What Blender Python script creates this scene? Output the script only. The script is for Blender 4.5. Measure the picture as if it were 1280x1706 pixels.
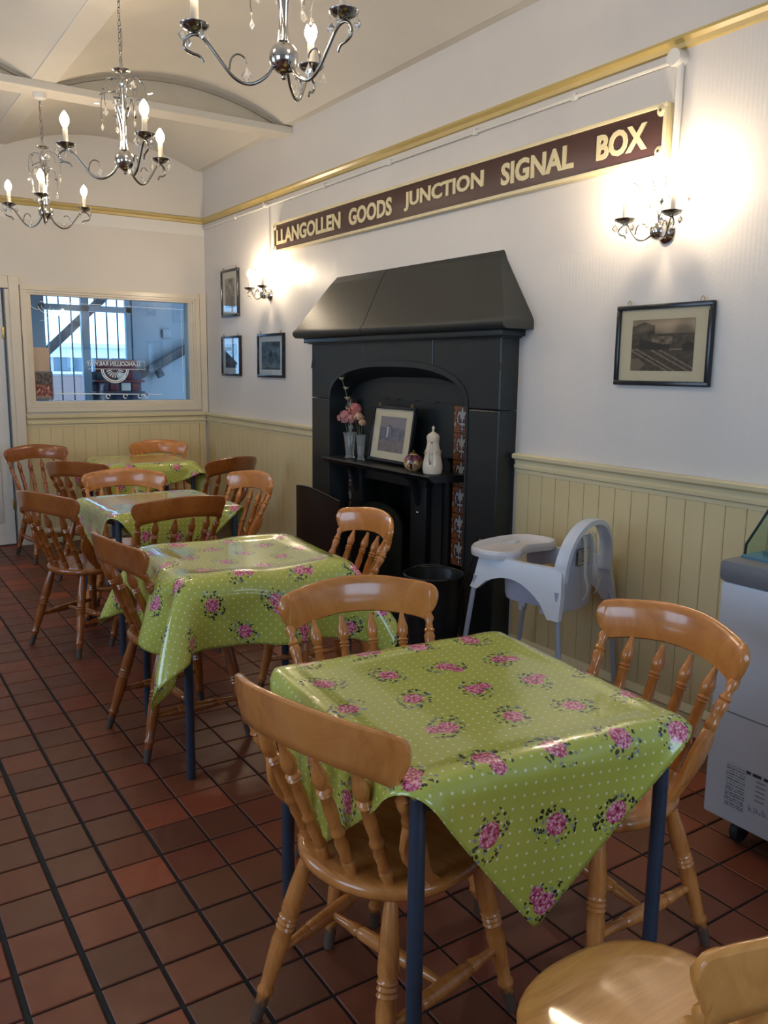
import bpy, bmesh, math, random
import numpy as np
from mathutils import Vector, Matrix
random.seed(7)
PI = math.pi
for o in list(bpy.data.objects): bpy.data.objects.remove(o)
scene = bpy.context.scene
COL = scene.collection

# ------------------------------------------------------------ camera
yaw, pit, rol = [math.radians(a) for a in (33.356, 9.711, 0.703)]
Wv = Vector((math.sin(yaw)*math.cos(pit), math.cos(yaw)*math.cos(pit), -math.sin(pit)))
Rv = Vector((math.cos(yaw), -math.sin(yaw), 0)); Uv = Rv.cross(Wv)
Rv, Uv = Rv*math.cos(rol)+Uv*math.sin(rol), Uv*math.cos(rol)-Rv*math.sin(rol)
cd = bpy.data.cameras.new('camera'); cam = bpy.data.objects.new('camera', cd); COL.objects.link(cam)
cam.matrix_world = Matrix(((Rv.x, Uv.x, -Wv.x, 0), (Rv.y, Uv.y, -Wv.y, 0), (Rv.z, Uv.z, -Wv.z, 1.5), (0, 0, 0, 1)))
cd.sensor_fit = 'VERTICAL'; cd.sensor_height = 24; cd.sensor_width = 18; cd.lens = 1392.7/1706*24
cd.clip_start = 0.02; cd.clip_end = 100
scene.camera = cam
# ------------------------------------------------------------ world, light, exposure
SKY = 4.6
BULB = 235
SCONCE = 350
w = bpy.data.worlds.new('sky'); scene.world = w; w.use_nodes = True
bg = w.node_tree.nodes['Background']; bg.inputs[0].default_value = (0.53, 0.73, 1.0, 1); bg.inputs[1].default_value = SKY
scene.view_settings.view_transform = 'Standard'; scene.view_settings.look = 'None'
scene.view_settings.exposure = 0.28; scene.view_settings.gamma = 1.0; scene.view_settings.use_curve_mapping = False
def portal(name, loc, rot, sx, sy):
    l = bpy.data.lights.new(name, 'AREA'); l.shape = 'RECTANGLE'; l.size = sx; l.size_y = sy
    l.cycles.is_portal = True
    o = bpy.data.objects.new(name, l); COL.objects.link(o); o.location = loc; o.rotation_euler = rot
portal('window_portal', (-2.52, 1.1, 1.75), (0, -PI/2, 0), 1.7, 2.0)      # faces +x
portal('window_portal', (-2.52, 4.6, 1.75), (0, -PI/2, 0), 1.7, 2.0)
portal('window_portal', (1.2, -2.55, 1.75), (PI/2, 0, 0), 2.2, 1.7)   # faces +y
portal('window_portal', (2.25, 9.12, 1.65), (-PI/2, 0, 0), 1.1, 1.1)  # faces -y

# ------------------------------------------------------------ node helper
class NT:
    def __init__(s, name):
        s.m = bpy.data.materials.new(name); s.m.use_nodes = True; s.t = s.m.node_tree; s.n = s.t.nodes; s.l = s.t.links
        s.b = s.n['Principled BSDF']; s.out = s.n['Material Output']
    def node(s, typ, **kw):
        n = s.n.new(typ)
        for k, v in kw.items(): setattr(n, k, v)
        return n
    def put(s, inp, v):
        if isinstance(v, bpy.types.NodeSocket): s.l.new(v, inp)
        else: inp.default_value = v
    def math(s, op, a, b=0.0, c=0.0, clamp=False):
        n = s.node('ShaderNodeMath', operation=op, use_clamp=clamp)
        s.put(n.inputs[0], a); s.put(n.inputs[1], b)
        if op in ('MULTIPLY_ADD', 'WRAP', 'COMPARE', 'SMOOTH_MIN'): s.put(n.inputs[2], c)
        return n.outputs[0]
    def vec(s, op, a, b=(0, 0, 0), scale=None):
        n = s.node('ShaderNodeVectorMath', operation=op)
        s.put(n.inputs[0], a)
        if op == 'SCALE': s.put(n.inputs['Scale'], scale)
        elif op not in ('FRACTION', 'FLOOR', 'LENGTH'): s.put(n.inputs[1], b)
        return n.outputs['Value'] if op in ('LENGTH', 'DISTANCE', 'DOT_PRODUCT') else n.outputs[0]
    def mix(s, f, a, b, typ='MIX'):
        n = s.node('ShaderNodeMix', data_type='RGBA', blend_type=typ)
        s.put(n.inputs[0], f); s.put(n.inputs[6], a if isinstance(a, bpy.types.NodeSocket) else (*a, 1)); s.put(n.inputs[7], b if isinstance(b, bpy.types.NodeSocket) else (*b, 1))
        return n.outputs[2]
    def ramp(s, f, stops, interp='LINEAR'):
        n = s.node('ShaderNodeValToRGB'); r = n.color_ramp; r.interpolation = interp
        while len(r.elements) < len(stops): r.elements.new(0.5)
        for e, (p, c) in zip(r.elements, stops): e.position = p; e.color = (*c, 1)
        s.put(n.inputs[0], f); return n.outputs[0]
    def co(s, which='Object'): return s.node('ShaderNodeTexCoord').outputs[which]
    def pos(s): return s.node('ShaderNodeNewGeometry').outputs['Position']
    def noise(s, v, scale, detail=3, rough=0.55, out=0, dist=0.0):
        n = s.node('ShaderNodeTexNoise'); s.put(n.inputs['Vector'], v); n.inputs['Scale'].default_value = scale
        n.inputs['Detail'].default_value = detail; n.inputs['Roughness'].default_value = rough; n.inputs['Distortion'].default_value = dist
        return n.outputs[out]
    def voro(s, v, scale, out='Distance', rnd=1.0, feature='F1'):
        n = s.node('ShaderNodeTexVoronoi', feature=feature); s.put(n.inputs['Vector'], v); n.inputs['Scale'].default_value = scale
        n.inputs['Randomness'].default_value = rnd
        return n.outputs[out]
    def map(s, v, scale=(1, 1, 1), rot=(0, 0, 0), loc=(0, 0, 0)):
        n = s.node('ShaderNodeMapping'); s.put(n.inputs[0], v); n.inputs['Scale'].default_value = scale
        n.inputs['Rotation'].default_value = rot; n.inputs['Location'].default_value = loc
        return n.outputs[0]
    def xyz(s, v):
        n = s.node('ShaderNodeSeparateXYZ'); s.put(n.inputs[0], v); return n.outputs
    def comb(s, x, y, z=0.0):
        n = s.node('ShaderNodeCombineXYZ'); s.put(n.inputs[0], x); s.put(n.inputs[1], y); s.put(n.inputs[2], z); return n.outputs[0]
    def bump(s, h, strength=0.3, dist=0.002):
        n = s.node('ShaderNodeBump'); s.put(n.inputs['Height'], h); n.inputs['Strength'].default_value = strength; n.inputs['Distance'].default_value = dist
        s.l.new(n.outputs[0], s.b.inputs['Normal'])
    def set(s, **kw):
        names = dict(color='Base Color', rough='Roughness', metal='Metallic', spec='Specular IOR Level', coat='Coat Weight', coatr='Coat Roughness',
                     trans='Transmission Weight', ior='IOR', em='Emission Color', ems='Emission Strength', alpha='Alpha')
        for k, v in kw.items():
            i = s.b.inputs[names[k]]
            if isinstance(v, tuple): v = (*v, 1)
            s.put(i, v)
        return s.m
def sr(r, g, b):
    f = lambda c: (c/255/12.92 if c/255 < .04045 else ((c/255+.055)/1.055)**2.4)
    return (f(r), f(g), f(b))
def plain(name, color, rough=0.5, var=0.08, vscale=6, bump=0.0, bscale=60, **kw):
    n = NT(name); p = n.pos(); f = n.noise(p, vscale, 4)
    d = tuple(c*(1-var*2) for c in color); l = tuple(min(1, c*(1+var)) for c in color)
    c = n.mix(f, d, l)
    if bump: n.bump(n.noise(p, bscale, 3), bump, 0.003)
    return n.set(color=c, rough=rough, **kw)

M = {}
# painted walls: white embossed paper, fine relief
def wall_mat(name, col, emboss):
    n = NT(name); p = n.pos(); f = n.noise(p, 2.2, 5)
    c = n.mix(f, tuple(v*0.9 for v in col), col)
    X, Y, Z = n.xyz(p)
    h = n.noise(p, 38, 4)
    if emboss:
        u = n.math('ADD', n.math('MULTIPLY', Y, 3.6), n.math('MULTIPLY', X, 3.6)); v = n.math('MULTIPLY', Z, 3.6)
        tri = n.math('PINGPONG', u, 0.5)
        zig = n.math('ADD', v, n.math('PINGPONG', n.math('ADD', n.math('MULTIPLY', tri, 2.0), n.math('FLOOR', n.math('MULTIPLY', v, 1.3))), 0.5))
        lines = n.math('PINGPONG', n.math('MULTIPLY', zig, 12.0), 0.5)
        vert = n.math('PINGPONG', n.math('MULTIPLY', u, 14.0), 0.5)
        sel = n.voro(n.comb(u, v), 1.6, 'Color', 0.5)
        sx = n.xyz(sel)[0]
        pat = n.mix(n.math('GREATER_THAN', sx, 0.6), n.mix(0.0, (0, 0, 0), (0, 0, 0)), (0, 0, 0))
        k = n.math('GREATER_THAN', sx, 0.62); k2 = n.math('LESS_THAN', sx, 0.3)
        hh = n.math('ADD', n.math('MULTIPLY', lines, k2), n.math('MULTIPLY', vert, n.math('MULTIPLY', k, 0.7)))
        h = n.math('ADD', n.math('MULTIPLY', hh, 1.5), n.math('MULTIPLY', h, 0.9))
    n.bump(h, 0.16 if emboss else 0.15, 0.004)
    return n.set(color=c, rough=0.42 if emboss else 0.55)
M['wall'] = wall_mat('wall_paint', (0.66, 0.63, 0.60), True)
M['plaster'] = wall_mat('plaster_paint', (0.62, 0.585, 0.53), False)
M['ceil'] = plain('ceiling_paint', (0.60, 0.565, 0.50), 0.6, 0.05, 3, 0.15, 30)
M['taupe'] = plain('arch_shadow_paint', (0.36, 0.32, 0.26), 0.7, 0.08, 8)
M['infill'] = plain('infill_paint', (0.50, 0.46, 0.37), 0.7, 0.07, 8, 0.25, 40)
M['ochre'] = plain('ochre_gloss', (0.50, 0.37, 0.13), 0.35, 0.1, 5)
M['cream'] = plain('cream_gloss', (0.66, 0.575, 0.36), 0.33, 0.06, 4, 0.06, 25)
M['board'] = plain('board_paint', (0.63, 0.515, 0.285), 0.38, 0.07, 3, 0.05, 25)
M['frame_paint'] = plain('window_frame_paint', (0.63, 0.565, 0.45), 0.3, 0.05, 5, 0.08, 20)
M['white_paint'] = plain('white_gloss', (0.66, 0.64, 0.60), 0.35, 0.05, 4)
M['groove'] = plain('grout_dark', (0.016, 0.014, 0.013), 0.9, 0.3, 50, 0.4, 300)
# quarry tile
def tile_mat():
    n = NT('quarry_tile'); p = n.pos()
    X, Y, Z = n.xyz(p)
    cell = n.comb(n.math('FLOOR', n.math('DIVIDE', n.math('SUBTRACT', X, TX0), PITCH)), n.math('FLOOR', n.math('DIVIDE', n.math('SUBTRACT', Y, TY0), PITCH)))
    wn = n.node('ShaderNodeTexWhiteNoise', noise_dimensions='2D'); n.put(wn.inputs['Vector'], cell)
    base = n.ramp(wn.outputs['Value'], [(0.0, (0.118, 0.034, 0.018)), (0.2, (0.145, 0.045, 0.021)), (0.42, (0.170, 0.042, 0.018)), (0.62, (0.220, 0.052, 0.022)), (0.82, (0.130, 0.030, 0.020)), (1.0, (0.340, 0.066, 0.024))])
    f = n.noise(p, 7, 3); c = n.mix(n.math('MULTIPLY', f, 0.4), base, (0.125, 0.045, 0.020))
    g = n.noise(p, 260, 2); c = n.mix(n.math('MULTIPLY', g, 0.25), c, (0.03, 0.014, 0.010))
    n.bump(n.math('ADD', n.math('MULTIPLY', n.noise(p, 220, 2), 0.5), n.noise(p, 9, 2)), 0.28, 0.002)
    r = n.math('ADD', 0.30, n.math('MULTIPLY', n.noise(p, 14, 3), 0.28))
    return n.set(color=c, rough=r, spec=0.42)
PITCH = 0.1605; TX0 = 0.2596-2*PITCH; TY0 = 2.0465-20*PITCH
M['tile'] = tile_mat()
# wood
def wood(name, c1, c2, c3, rough=0.26):
    n = NT(name); o = n.co('Object'); v = n.map(o, (20, 2.5, 4)); f = n.noise(v, 2.2, 5, 0.6, dist=1.2)
    f2 = n.noise(n.map(o, (1, 1, 1)), 5, 2)
    c = n.ramp(f, [(0.25, c1), (0.5, c2), (0.75, c3)])
    c = n.mix(n.math('MULTIPLY', f2, 0.45), c, c1)
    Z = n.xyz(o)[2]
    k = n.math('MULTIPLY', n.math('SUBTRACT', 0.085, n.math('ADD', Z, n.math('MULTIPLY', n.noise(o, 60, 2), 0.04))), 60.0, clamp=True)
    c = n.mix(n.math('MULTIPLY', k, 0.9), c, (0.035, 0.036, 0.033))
    n.bump(n.noise(v, 8, 3), 0.06, 0.002)
    r = n.mix(k, (rough,)*3, (0.7,)*3)
    return n.set(color=c, rough=r, coat=0.6, coatr=0.09)
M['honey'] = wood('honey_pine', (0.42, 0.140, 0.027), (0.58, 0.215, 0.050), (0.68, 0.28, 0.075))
M['shaded'] = wood('shaded_pine', (0.21, 0.055, 0.009), (0.30, 0.085, 0.014), (0.37, 0.115, 0.020))  # redder pine, with the weaker light on these chairs put into its colour
M['pale'] = wood('pale_worn_pine', (0.50, 0.20, 0.045), (0.70, 0.31, 0.075), (0.80, 0.40, 0.11), 0.32)
M['ply'] = plain('table_board_edge', (0.30, 0.17, 0.08), 0.6)
M['leg_blue'] = plain('slate_blue_metal', (0.045, 0.062, 0.095), 0.34, 0.1, 30, 0.1, 120, metal=0.25)
M['hearth_black'] = plain('blackened_stone', (0.013, 0.018, 0.021), 0.34, 0.2, 9, 0.35, 28)
M['hood_stone'] = plain('hood_black_paint', (0.026, 0.030, 0.030), 0.47, 0.15, 5, 0.3, 45)
M['iron'] = plain('black_iron', (0.012, 0.014, 0.016), 0.38, 0.2, 20, 0.25, 90, metal=0.3)
M['soot'] = plain('soot', (0.006, 0.006, 0.006), 0.9, 0.2, 20, 0.4, 60)
M['leather'] = plain('brown_black_panel', (0.018, 0.010, 0.008), 0.33, 0.3, 12, 0.15, 60)
M['frame_black'] = plain('black_frame', (0.012, 0.014, 0.020), 0.22, 0.1, 20)
M['maroon'] = plain('maroon_enamel', (0.055, 0.020, 0.016), 0.38, 0.12, 10, 0.06, 60)
M['sign_cream'] = plain('sign_cream', (0.70, 0.60, 0.36), 0.45, 0.08, 14, 0.1, 90)
M['plastic'] = plain('white_plastic', (0.60, 0.63, 0.70), 0.28, 0.03, 10)
M['plastic_under'] = plain('lilac_white_plastic', (0.50, 0.53, 0.66), 0.3, 0.03, 10)
M['hc_leg'] = plain('silver_blue_tube', (0.42, 0.48, 0.60), 0.3, 0.04, 30, metal=0.35)
M['strap'] = plain('white_webbing', (0.62, 0.62, 0.62), 0.8, 0.05, 50)
M['freezer'] = plain('freezer_white', (0.50, 0.54, 0.62), 0.22, 0.04, 6)
M['freezer_rim'] = plain('grey_rim', (0.14, 0.145, 0.16), 0.45, 0.08, 15)
M['teal'] = plain('teal_lid_frame', (0.05, 0.15, 0.22), 0.35, 0.1, 10)
M['rubber'] = plain('black_rubber', (0.012, 0.012, 0.013), 0.55)
M['porcelain'] = plain('ivory_china', (0.62, 0.55, 0.44), 0.14, 0.04, 20)
M['brass'] = plain('brass', (0.45, 0.32, 0.12), 0.3, 0.1, 60, metal=0.9)
M['socket'] = plain('socket_white', (0.62, 0.58, 0.48), 0.35)
M['passage'] = plain('passage_blue_white', (0.36, 0.42, 0.47), 0.5, 0.06, 3)
M['dark_rail'] = plain('dark_handrail', (0.015, 0.015, 0.018), 0.35)
M['engrave'] = plain('white_engraving', (0.80, 0.88, 0.95), 0.5)
M['paper'] = plain('beige_card', (0.48, 0.37, 0.28), 0.8, 0.05, 20)
M['facade'] = plain('pale_render', (0.75, 0.72, 0.68), 0.8)
M['brickred'] = plain('dull_red_brick', (0.26, 0.15, 0.13), 0.8, 0.2, 40)
M['darkglass'] = plain('dark_window_glass', (0.10, 0.14, 0.18), 0.1)
M['stand_blue'] = plain('navy_board', (0.02, 0.035, 0.09), 0.4); M['stand_red'] = plain('dark_red_board', (0.16, 0.02, 0.03), 0.4)
M['chrome'] = NT('chrome').set(color=(0.62, 0.60, 0.57), rough=0.12, metal=1.0)
M['dull_chrome'] = NT('dull_chrome').set(color=(0.34, 0.33, 0.31), rough=0.2, metal=1.0)
M['candle'] = plain('candle_sleeve', (0.42, 0.39, 0.34), 0.35, 0.03, 20, metal=0.3)
M['crystal'] = NT('crystal').set(color=(1.0, 0.95, 0.88), rough=0.03, trans=0.85, ior=1.5)
M['cut_glass'] = NT('cut_glass').set(color=(0.92, 0.97, 0.98), rough=0.06, trans=0.9, ior=1.48)
def bulb_mat(name, s):
    n = NT(name); n.set(color=(1, 1, 1), em=(1.0, 0.80, 0.56), ems=float(s)); return n.m
M['bulb'] = bulb_mat('lit_bulb', BULB); M['bulb2'] = bulb_mat('lit_bulb_wall', SCONCE)
def glass_mat(name, tint, refl=1.0, rough=0.02):
    n = NT(name); tr = n.node('ShaderNodeBsdfTransparent'); tr.inputs[0].default_value = (*tint, 1)
    gl = n.node('ShaderNodeBsdfGlossy'); gl.inputs['Roughness'].default_value = rough
    g_ = n.node('ShaderNodeNewGeometry'); cs = n.math('ABSOLUTE', n.vec('DOT_PRODUCT', g_.outputs['Incoming'], g_.outputs['Normal']))
    fr = n.math('ADD', 0.045, n.math('MULTIPLY', n.math('POWER', n.math('SUBTRACT', 1.0, cs), 5.0), 0.9))
    mx = n.node('ShaderNodeMixShader'); n.put(mx.inputs[0], n.math('MULTIPLY', fr, refl, clamp=True)); n.l.new(tr.outputs[0], mx.inputs[1]); n.l.new(gl.outputs[0], mx.inputs[2])
    n.l.new(mx.outputs[0], n.out.inputs[0]); return n.m
M['pane'] = glass_mat('window_glass', (0.86, 0.95, 1.0), 1.3)
M['pic_glass'] = glass_mat('picture_glass', (0.97, 0.98, 0.98), 1.0)
M['lid_glass'] = glass_mat('greenish_glass', (0.74, 0.86, 0.82), 1.0)
def attr_mat(name, rough=0.5):
    n = NT(name); a = n.node('ShaderNodeAttribute'); a.attribute_name = 'Col'
    return n.set(color=a.outputs['Color'], rough=rough)
M['print'] = attr_mat('printed_picture', 0.6); M['glazed'] = attr_mat('glazed_tile_paint', 0.25); M['enamel'] = attr_mat('painted_china', 0.18)
# oilcloth: lime green with dots and roses, in cloth UV metres
def oilcloth(name):
    n = NT(name); uv = n.co('UV')
    base = (0.47, 0.495, 0.08)
    c = n.mix(n.noise(uv, 3, 2), tuple(v*0.9 for v in base), base)
    def lattice(scale, off):
        v = n.vec('ADD', n.vec('SCALE', uv, scale=scale), off); fl = n.vec('FLOOR', v)
        return n.vec('SUBTRACT', n.vec('FRACTION', v), (0.5, 0.5, 0)), fl
    for off in ((0, 0, 0), (0.5, 0.5, 0)):
        q, fl = lattice(29.0, off)
        d = n.vec('LENGTH', n.vec('MULTIPLY', q, (1, 1, 0)))
        c = n.mix(n.math('LESS_THAN', d, 0.088), c, (0.70, 0.74, 0.42))
    warp = n.vec('SCALE', n.vec('SUBTRACT', n.noise(uv, 60, 2, out=1), (0.5, 0.5, 0.5)), scale=0.012)
    warp2 = n.vec('SCALE', n.vec('SUBTRACT', n.noise(uv, 150, 2, out=1), (0.5, 0.5, 0.5)), scale=0.008)
    S = 4.35
    for off in ((0.1, 0.2, 0), (0.6, 0.7, 0)):
        q, fl = lattice(S, off)
        q = n.vec('MULTIPLY', n.vec('SCALE', q, scale=1/S/1.2), (1, 1, 0))
        wn = n.node('ShaderNodeTexWhiteNoise', noise_dimensions='2D'); n.put(wn.inputs['Vector'], n.vec('ADD', fl, (off[0]*7+.5, .5, 0)))
        rx, ry, rz = n.xyz(wn.outputs['Color'])
        rot = n.node('ShaderNodeVectorRotate', rotation_type='Z_AXIS'); n.put(rot.inputs['Vector'], q); n.put(rot.inputs['Angle'], n.math('MULTIPLY', rx, 6.28))
        q = rot.outputs[0]
        qa = n.vec('ADD', q, warp); qb = n.vec('ADD', q, warp2)
        # leaves
        d0 = n.vec('LENGTH', n.vec('MULTIPLY', qa, (0.85, 1.25, 0)))
        lf = n.voro(n.vec('ADD', uv, warp), 95, 'Distance', 1.0)
        leaf = n.math('MULTIPLY', n.math('LESS_THAN', d0, 0.043), n.math('LESS_THAN', lf, 0.43))
        leaf = n.math('MULTIPLY', leaf, n.math('GREATER_THAN', n.noise(uv, 210, 2), 0.36))
        vc = n.xyz(n.voro(n.vec('ADD', uv, warp), 95, 'Color', 1.0))[0]
        lc = n.ramp(vc, [(0.0, (0.012, 0.020, 0.015)), (0.55, (0.03, 0.045, 0.03)), (0.72, (0.20, 0.26, 0.26)), (1.0, (0.36, 0.44, 0.45))], 'CONSTANT')
        c = n.mix(leaf, c, lc)
        # two roses
        pet = n.voro(n.vec('ADD', uv, warp2), 150, 'Distance', 1.0); pk = n.noise(uv, 190, 2)
        rc = n.ramp(n.math('ADD', n.math('MULTIPLY', pet, 0.55), n.math('MULTIPLY', pk, 0.6)), [(0.34, (0.84, 0.60, 0.64)), (0.50, (0.72, 0.27, 0.36)), (0.64, (0.55, 0.08, 0.17)), (0.80, (0.24, 0.01, 0.05))])
        d1 = n.vec('LENGTH', n.vec('SUBTRACT', n.vec('MULTIPLY', qb, (1, 1.15, 0)), (0.002, 0.003, 0)))
        c = n.mix(n.math('LESS_THAN', d1, 0.0225), c, rc)
        two = n.math('GREATER_THAN', ry, 0.45)
        d2 = n.vec('LENGTH', n.vec('SUBTRACT', n.vec('MULTIPLY', qb, (1.1, 1, 0)), (0.020, -0.020, 0)))
        c = n.mix(n.math('MULTIPLY', two, n.math('LESS_THAN', d2, 0.0155)), c, rc)
    n.bump(n.noise(uv, 6, 3), 0.06, 0.008)
    return n.set(color=c, rough=0.27, spec=0.5, coat=0.9, coatr=0.06)
M['cloth'] = oilcloth('floral_oilcloth')

# ------------------------------------------------------------ mesh helpers
class MB:
    def __init__(s): s.v = []; s.f = []; s.col = []
    def add(s, vs, fs):
        k = len(s.v); s.v += [tuple(v) for v in vs]; s.f += [tuple(i+k for i in f) for f in fs]; return s
    def box(s, x0, x1, y0, y1, z0, z1, m=None):
        vs = [Vector((x, y, z)) for z in (z0, z1) for y in (y0, y1) for x in (x0, x1)]
        if m: vs = [m @ v for v in vs]
        return s.add(vs, [(0, 2, 3, 1), (4, 5, 7, 6), (0, 1, 5, 4), (2, 6, 7, 3), (0, 4, 6, 2), (1, 3, 7, 5)])
    def cbox(s, x0, x1, y0, y1, z0, z1, b=0.004, m=None):   # box with chamfered edges
        k = len(s.v); bm = bmesh.new(); bmesh.ops.create_cube(bm, size=1)
        for v in bm.verts: v.co = Vector(((x0+x1)/2+v.co.x*(x1-x0), (y0+y1)/2+v.co.y*(y1-y0), (z0+z1)/2+v.co.z*(z1-z0)))
        bmesh.ops.bevel(bm, geom=list(bm.edges), offset=b, segments=2, profile=0.6, affect='EDGES')
        bm.verts.index_update(); vs = [v.co.copy() for v in bm.verts]; fs = [[v.index for v in f.verts] for f in bm.faces]; bm.free()
        if m: vs = [m @ v for v in vs]
        return s.add(vs, fs)
    def rings(s, rings, cap0=True, cap1=True, closed=False):
        n = len(rings[0]); k = len(s.v)
        for r in rings: s.v += [tuple(p) for p in r]
        R = len(rings)
        for i in range(R if closed else R-1):
            a = k+i*n; b = k+((i+1) % R)*n
            for j in range(n): s.f.append((a+j, a+(j+1) % n, b+(j+1) % n, b+j))
        if not closed:
            if cap0: s.f.append(tuple(k+j for j in reversed(range(n))))
            if cap1: s.f.append(tuple(k+(R-1)*n+j for j in range(n)))
        return s
    def lathe(s, prof, p0=(0, 0, 0), p1=None, n=14, cap=True):
        # prof: (t or z, r); if p1 given, t in 0..1 along p0->p1, else z offset along +z
        p0 = Vector(p0); d = (Vector(p1)-p0) if p1 is not None else Vector((0, 0, 1)); L = d.length; dn = d.normalized()
        a = dn.orthogonal().normalized(); b = dn.cross(a)
        if abs(dn.z) > 0.9: a = Vector((1, 0, 0)); a = (a-dn*a.dot(dn)).normalized(); b = dn.cross(a)
        rs = []
        for t, r in prof:
            c = p0+dn*(t*L if p1 is not None else t)
            rs.append([c+(a*math.cos(2*PI*j/n)+b*math.sin(2*PI*j/n))*max(r, 1e-5) for j in range(n)])
        return s.rings(rs, cap, cap)
    def tube(s, pts, r, n=8, r1=None, closed=False):
        pts = [Vector(p) for p in pts]; N = len(pts); rs = []; prev = None
        for i, p in enumerate(pts):
            t = (pts[(i+1) % N]-pts[i-1]) if closed else (pts[min(i+1, N-1)]-pts[max(i-1, 0)])
            t.normalize()
            if prev is None: a = t.orthogonal().normalized()
            else:
                a = prev-t*prev.dot(t); a = a.normalized() if a.length > 1e-6 else t.orthogonal().normalized()
            prev = a; b = t.cross(a)
            rr = r if r1 is None else r+(r1-r)*i/(N-1)
            rs.append([p+(a*math.cos(2*PI*j/n)+b*math.sin(2*PI*j/n))*rr for j in range(n)])
        return s.rings(rs, closed=closed)
    def prism(s, poly, z0, z1, m=None):
        n = len(poly); a = [Vector((x, y, z0)) for x, y in poly]; b = [Vector((x, y, z1)) for x, y in poly]
        if m: a = [m @ v for v in a]; b = [m @ v for v in b]
        return s.rings([a, b])
    def ball(s, c, rx, ry=None, rz=None, seg=14, rg=9):
        ry = ry or rx; rz = rz or rx; rs = []
        for i in range(rg+1):
            th = PI*i/rg; r = max(math.sin(th), 0.02)
            rs.append([(c[0]+rx*r*math.cos(2*PI*j/seg), c[1]+ry*r*math.sin(2*PI*j/seg), c[2]-rz*math.cos(th)) for j in range(seg)])
        return s.rings(rs)
    def mesh(s, name, mat, smooth=35):
        me = bpy.data.meshes.new(name); me.from_pydata(s.v, [], s.f)
        bm = bmesh.new(); bm.from_mesh(me); bmesh.ops.recalc_face_normals(bm, faces=bm.faces); bm.to_mesh(me); bm.free()
        me.materials.append(mat)
        if smooth:
            me.shade_smooth(); me.set_sharp_from_angle(angle=math.radians(smooth))
        return me
    def build(s, name, mat, parent=None, smooth=35, loc=None):
        o = bpy.data.objects.new(name, s.mesh(name, mat, smooth)); COL.objects.link(o)
        if parent is not None: o.parent = parent
        if loc is not None: o.location = loc
        return o
def tag(o, label=None, cat=None, group=None, kind=None):
    if label: o['label'] = label
    if cat: o['category'] = cat
    if group: o['group'] = group
    if kind: o['kind'] = kind
    return o
def empty(name, loc=(0, 0, 0), rz=0.0, label=None, cat=None, group=None):
    o = bpy.data.objects.new(name, None); COL.objects.link(o); o.location = loc; o.rotation_euler = (0, 0, rz)
    return tag(o, label, cat, group)
def dup(o, parent=None):
    c = o.copy(); COL.objects.link(c)
    if parent is not None: c.parent = parent
    for ch in list(o.children): dup(ch, c)
    return c
def inst(name, me, parent, loc=(0, 0, 0), rot=(0, 0, 0)):
    o = bpy.data.objects.new(name, me); COL.objects.link(o); o.parent = parent; o.location = loc; o.rotation_euler = rot; return o
def bez(pts, n=8):   # Catmull-Rom through points
    P = [Vector(p) for p in pts]; P = [P[0]*2-P[1]]+P+[P[-1]*2-P[-2]]; out = []
    for i in range(1, len(P)-2):
        for k in range(n):
            t = k/n; a, b, c, d = P[i-1:i+3]
            out.append(0.5*((2*b)+(c-a)*t+(2*a-5*b+4*c-d)*t*t+(3*b-a-3*c+d)*t**3))
    out.append(P[-2]); return out
def grid_print(name, wid, hei, nx, ny, fn, parent, m, mat=None):
    # flat print: a grid of coloured faces; fn(u,v)->rgb linear, u right, v up (0..1); m maps (x,y,z) local
    vs = []; fs = []; cols = []
    for j in range(ny+1):
        for i in range(nx+1):
            u, v = i/nx, j/ny; vs.append(m @ Vector(((u-.5)*wid, (v-.5)*hei, 0)))
    for j in range(ny):
        for i in range(nx):
            a = j*(nx+1)+i; fs.append((a, a+1, a+nx+2, a+nx+1)); cols.append(fn((i+.5)/nx, (j+.5)/ny))
    me = bpy.data.meshes.new(name); me.from_pydata(vs, [], fs)
    at = me.color_attributes.new('Col', 'FLOAT_COLOR', 'CORNER')
    arr = np.ones((len(fs)*4, 4), np.float32); arr[:, :3] = np.repeat(np.array(cols, np.float32)[:, :3], 4, axis=0)
    at.data.foreach_set('color', arr.ravel()); me.materials.append(mat or M['print'])
    o = bpy.data.objects.new(name, me); COL.objects.link(o)
    if parent is not None: o.parent = parent
    return o
def frame_axes(origin, right, up):
    r = Vector(right).normalized(); u = Vector(up).normalized(); n = r.cross(u)
    return Matrix(((r.x, u.x, n.x, origin[0]), (r.y, u.y, n.y, origin[1]), (r.z, u.z, n.z, origin[2]), (0, 0, 0, 1)))
def text_mesh(txt, name, mat, parent, m, width, height, depth=0.004, bold=0.0):
    cu = bpy.data.curves.new(name, 'FONT'); cu.body = txt; cu.extrude = 0.5; cu.offset = bold; cu.resolution_u = 3
    to = bpy.data.objects.new(name, cu); COL.objects.link(to)
    dg = bpy.context.evaluated_depsgraph_get(); me = bpy.data.meshes.new_from_object(to.evaluated_get(dg))
    bpy.data.objects.remove(to)
    co = np.empty(len(me.vertices)*3); me.vertices.foreach_get('co', co); co = co.reshape(-1, 3)
    lo, hi = co.min(0), co.max(0); c = (co-(lo+hi)/2)/(hi-lo); c[:, 0] *= width; c[:, 1] *= height; c[:, 2] = (c[:, 2]+.5)*depth
    for v, p in zip(me.vertices, c): v.co = m @ Vector(p)
    me.materials.clear(); me.materials.append(mat); me.name = name
    o = bpy.data.objects.new(name, me); COL.objects.link(o)
    if parent is not None: o.parent = parent
    return o
from mathutils import noise as MN
def ns(x, y, s=1.0, z=0.0): return min(1.0, max(0.0, 0.5+0.95*MN.noise(Vector((x*s, y*s, z)))))

XW = 2.92; YF = 7.434; XL = -2.4; YB = -2.4; ZC = 3.2
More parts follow.
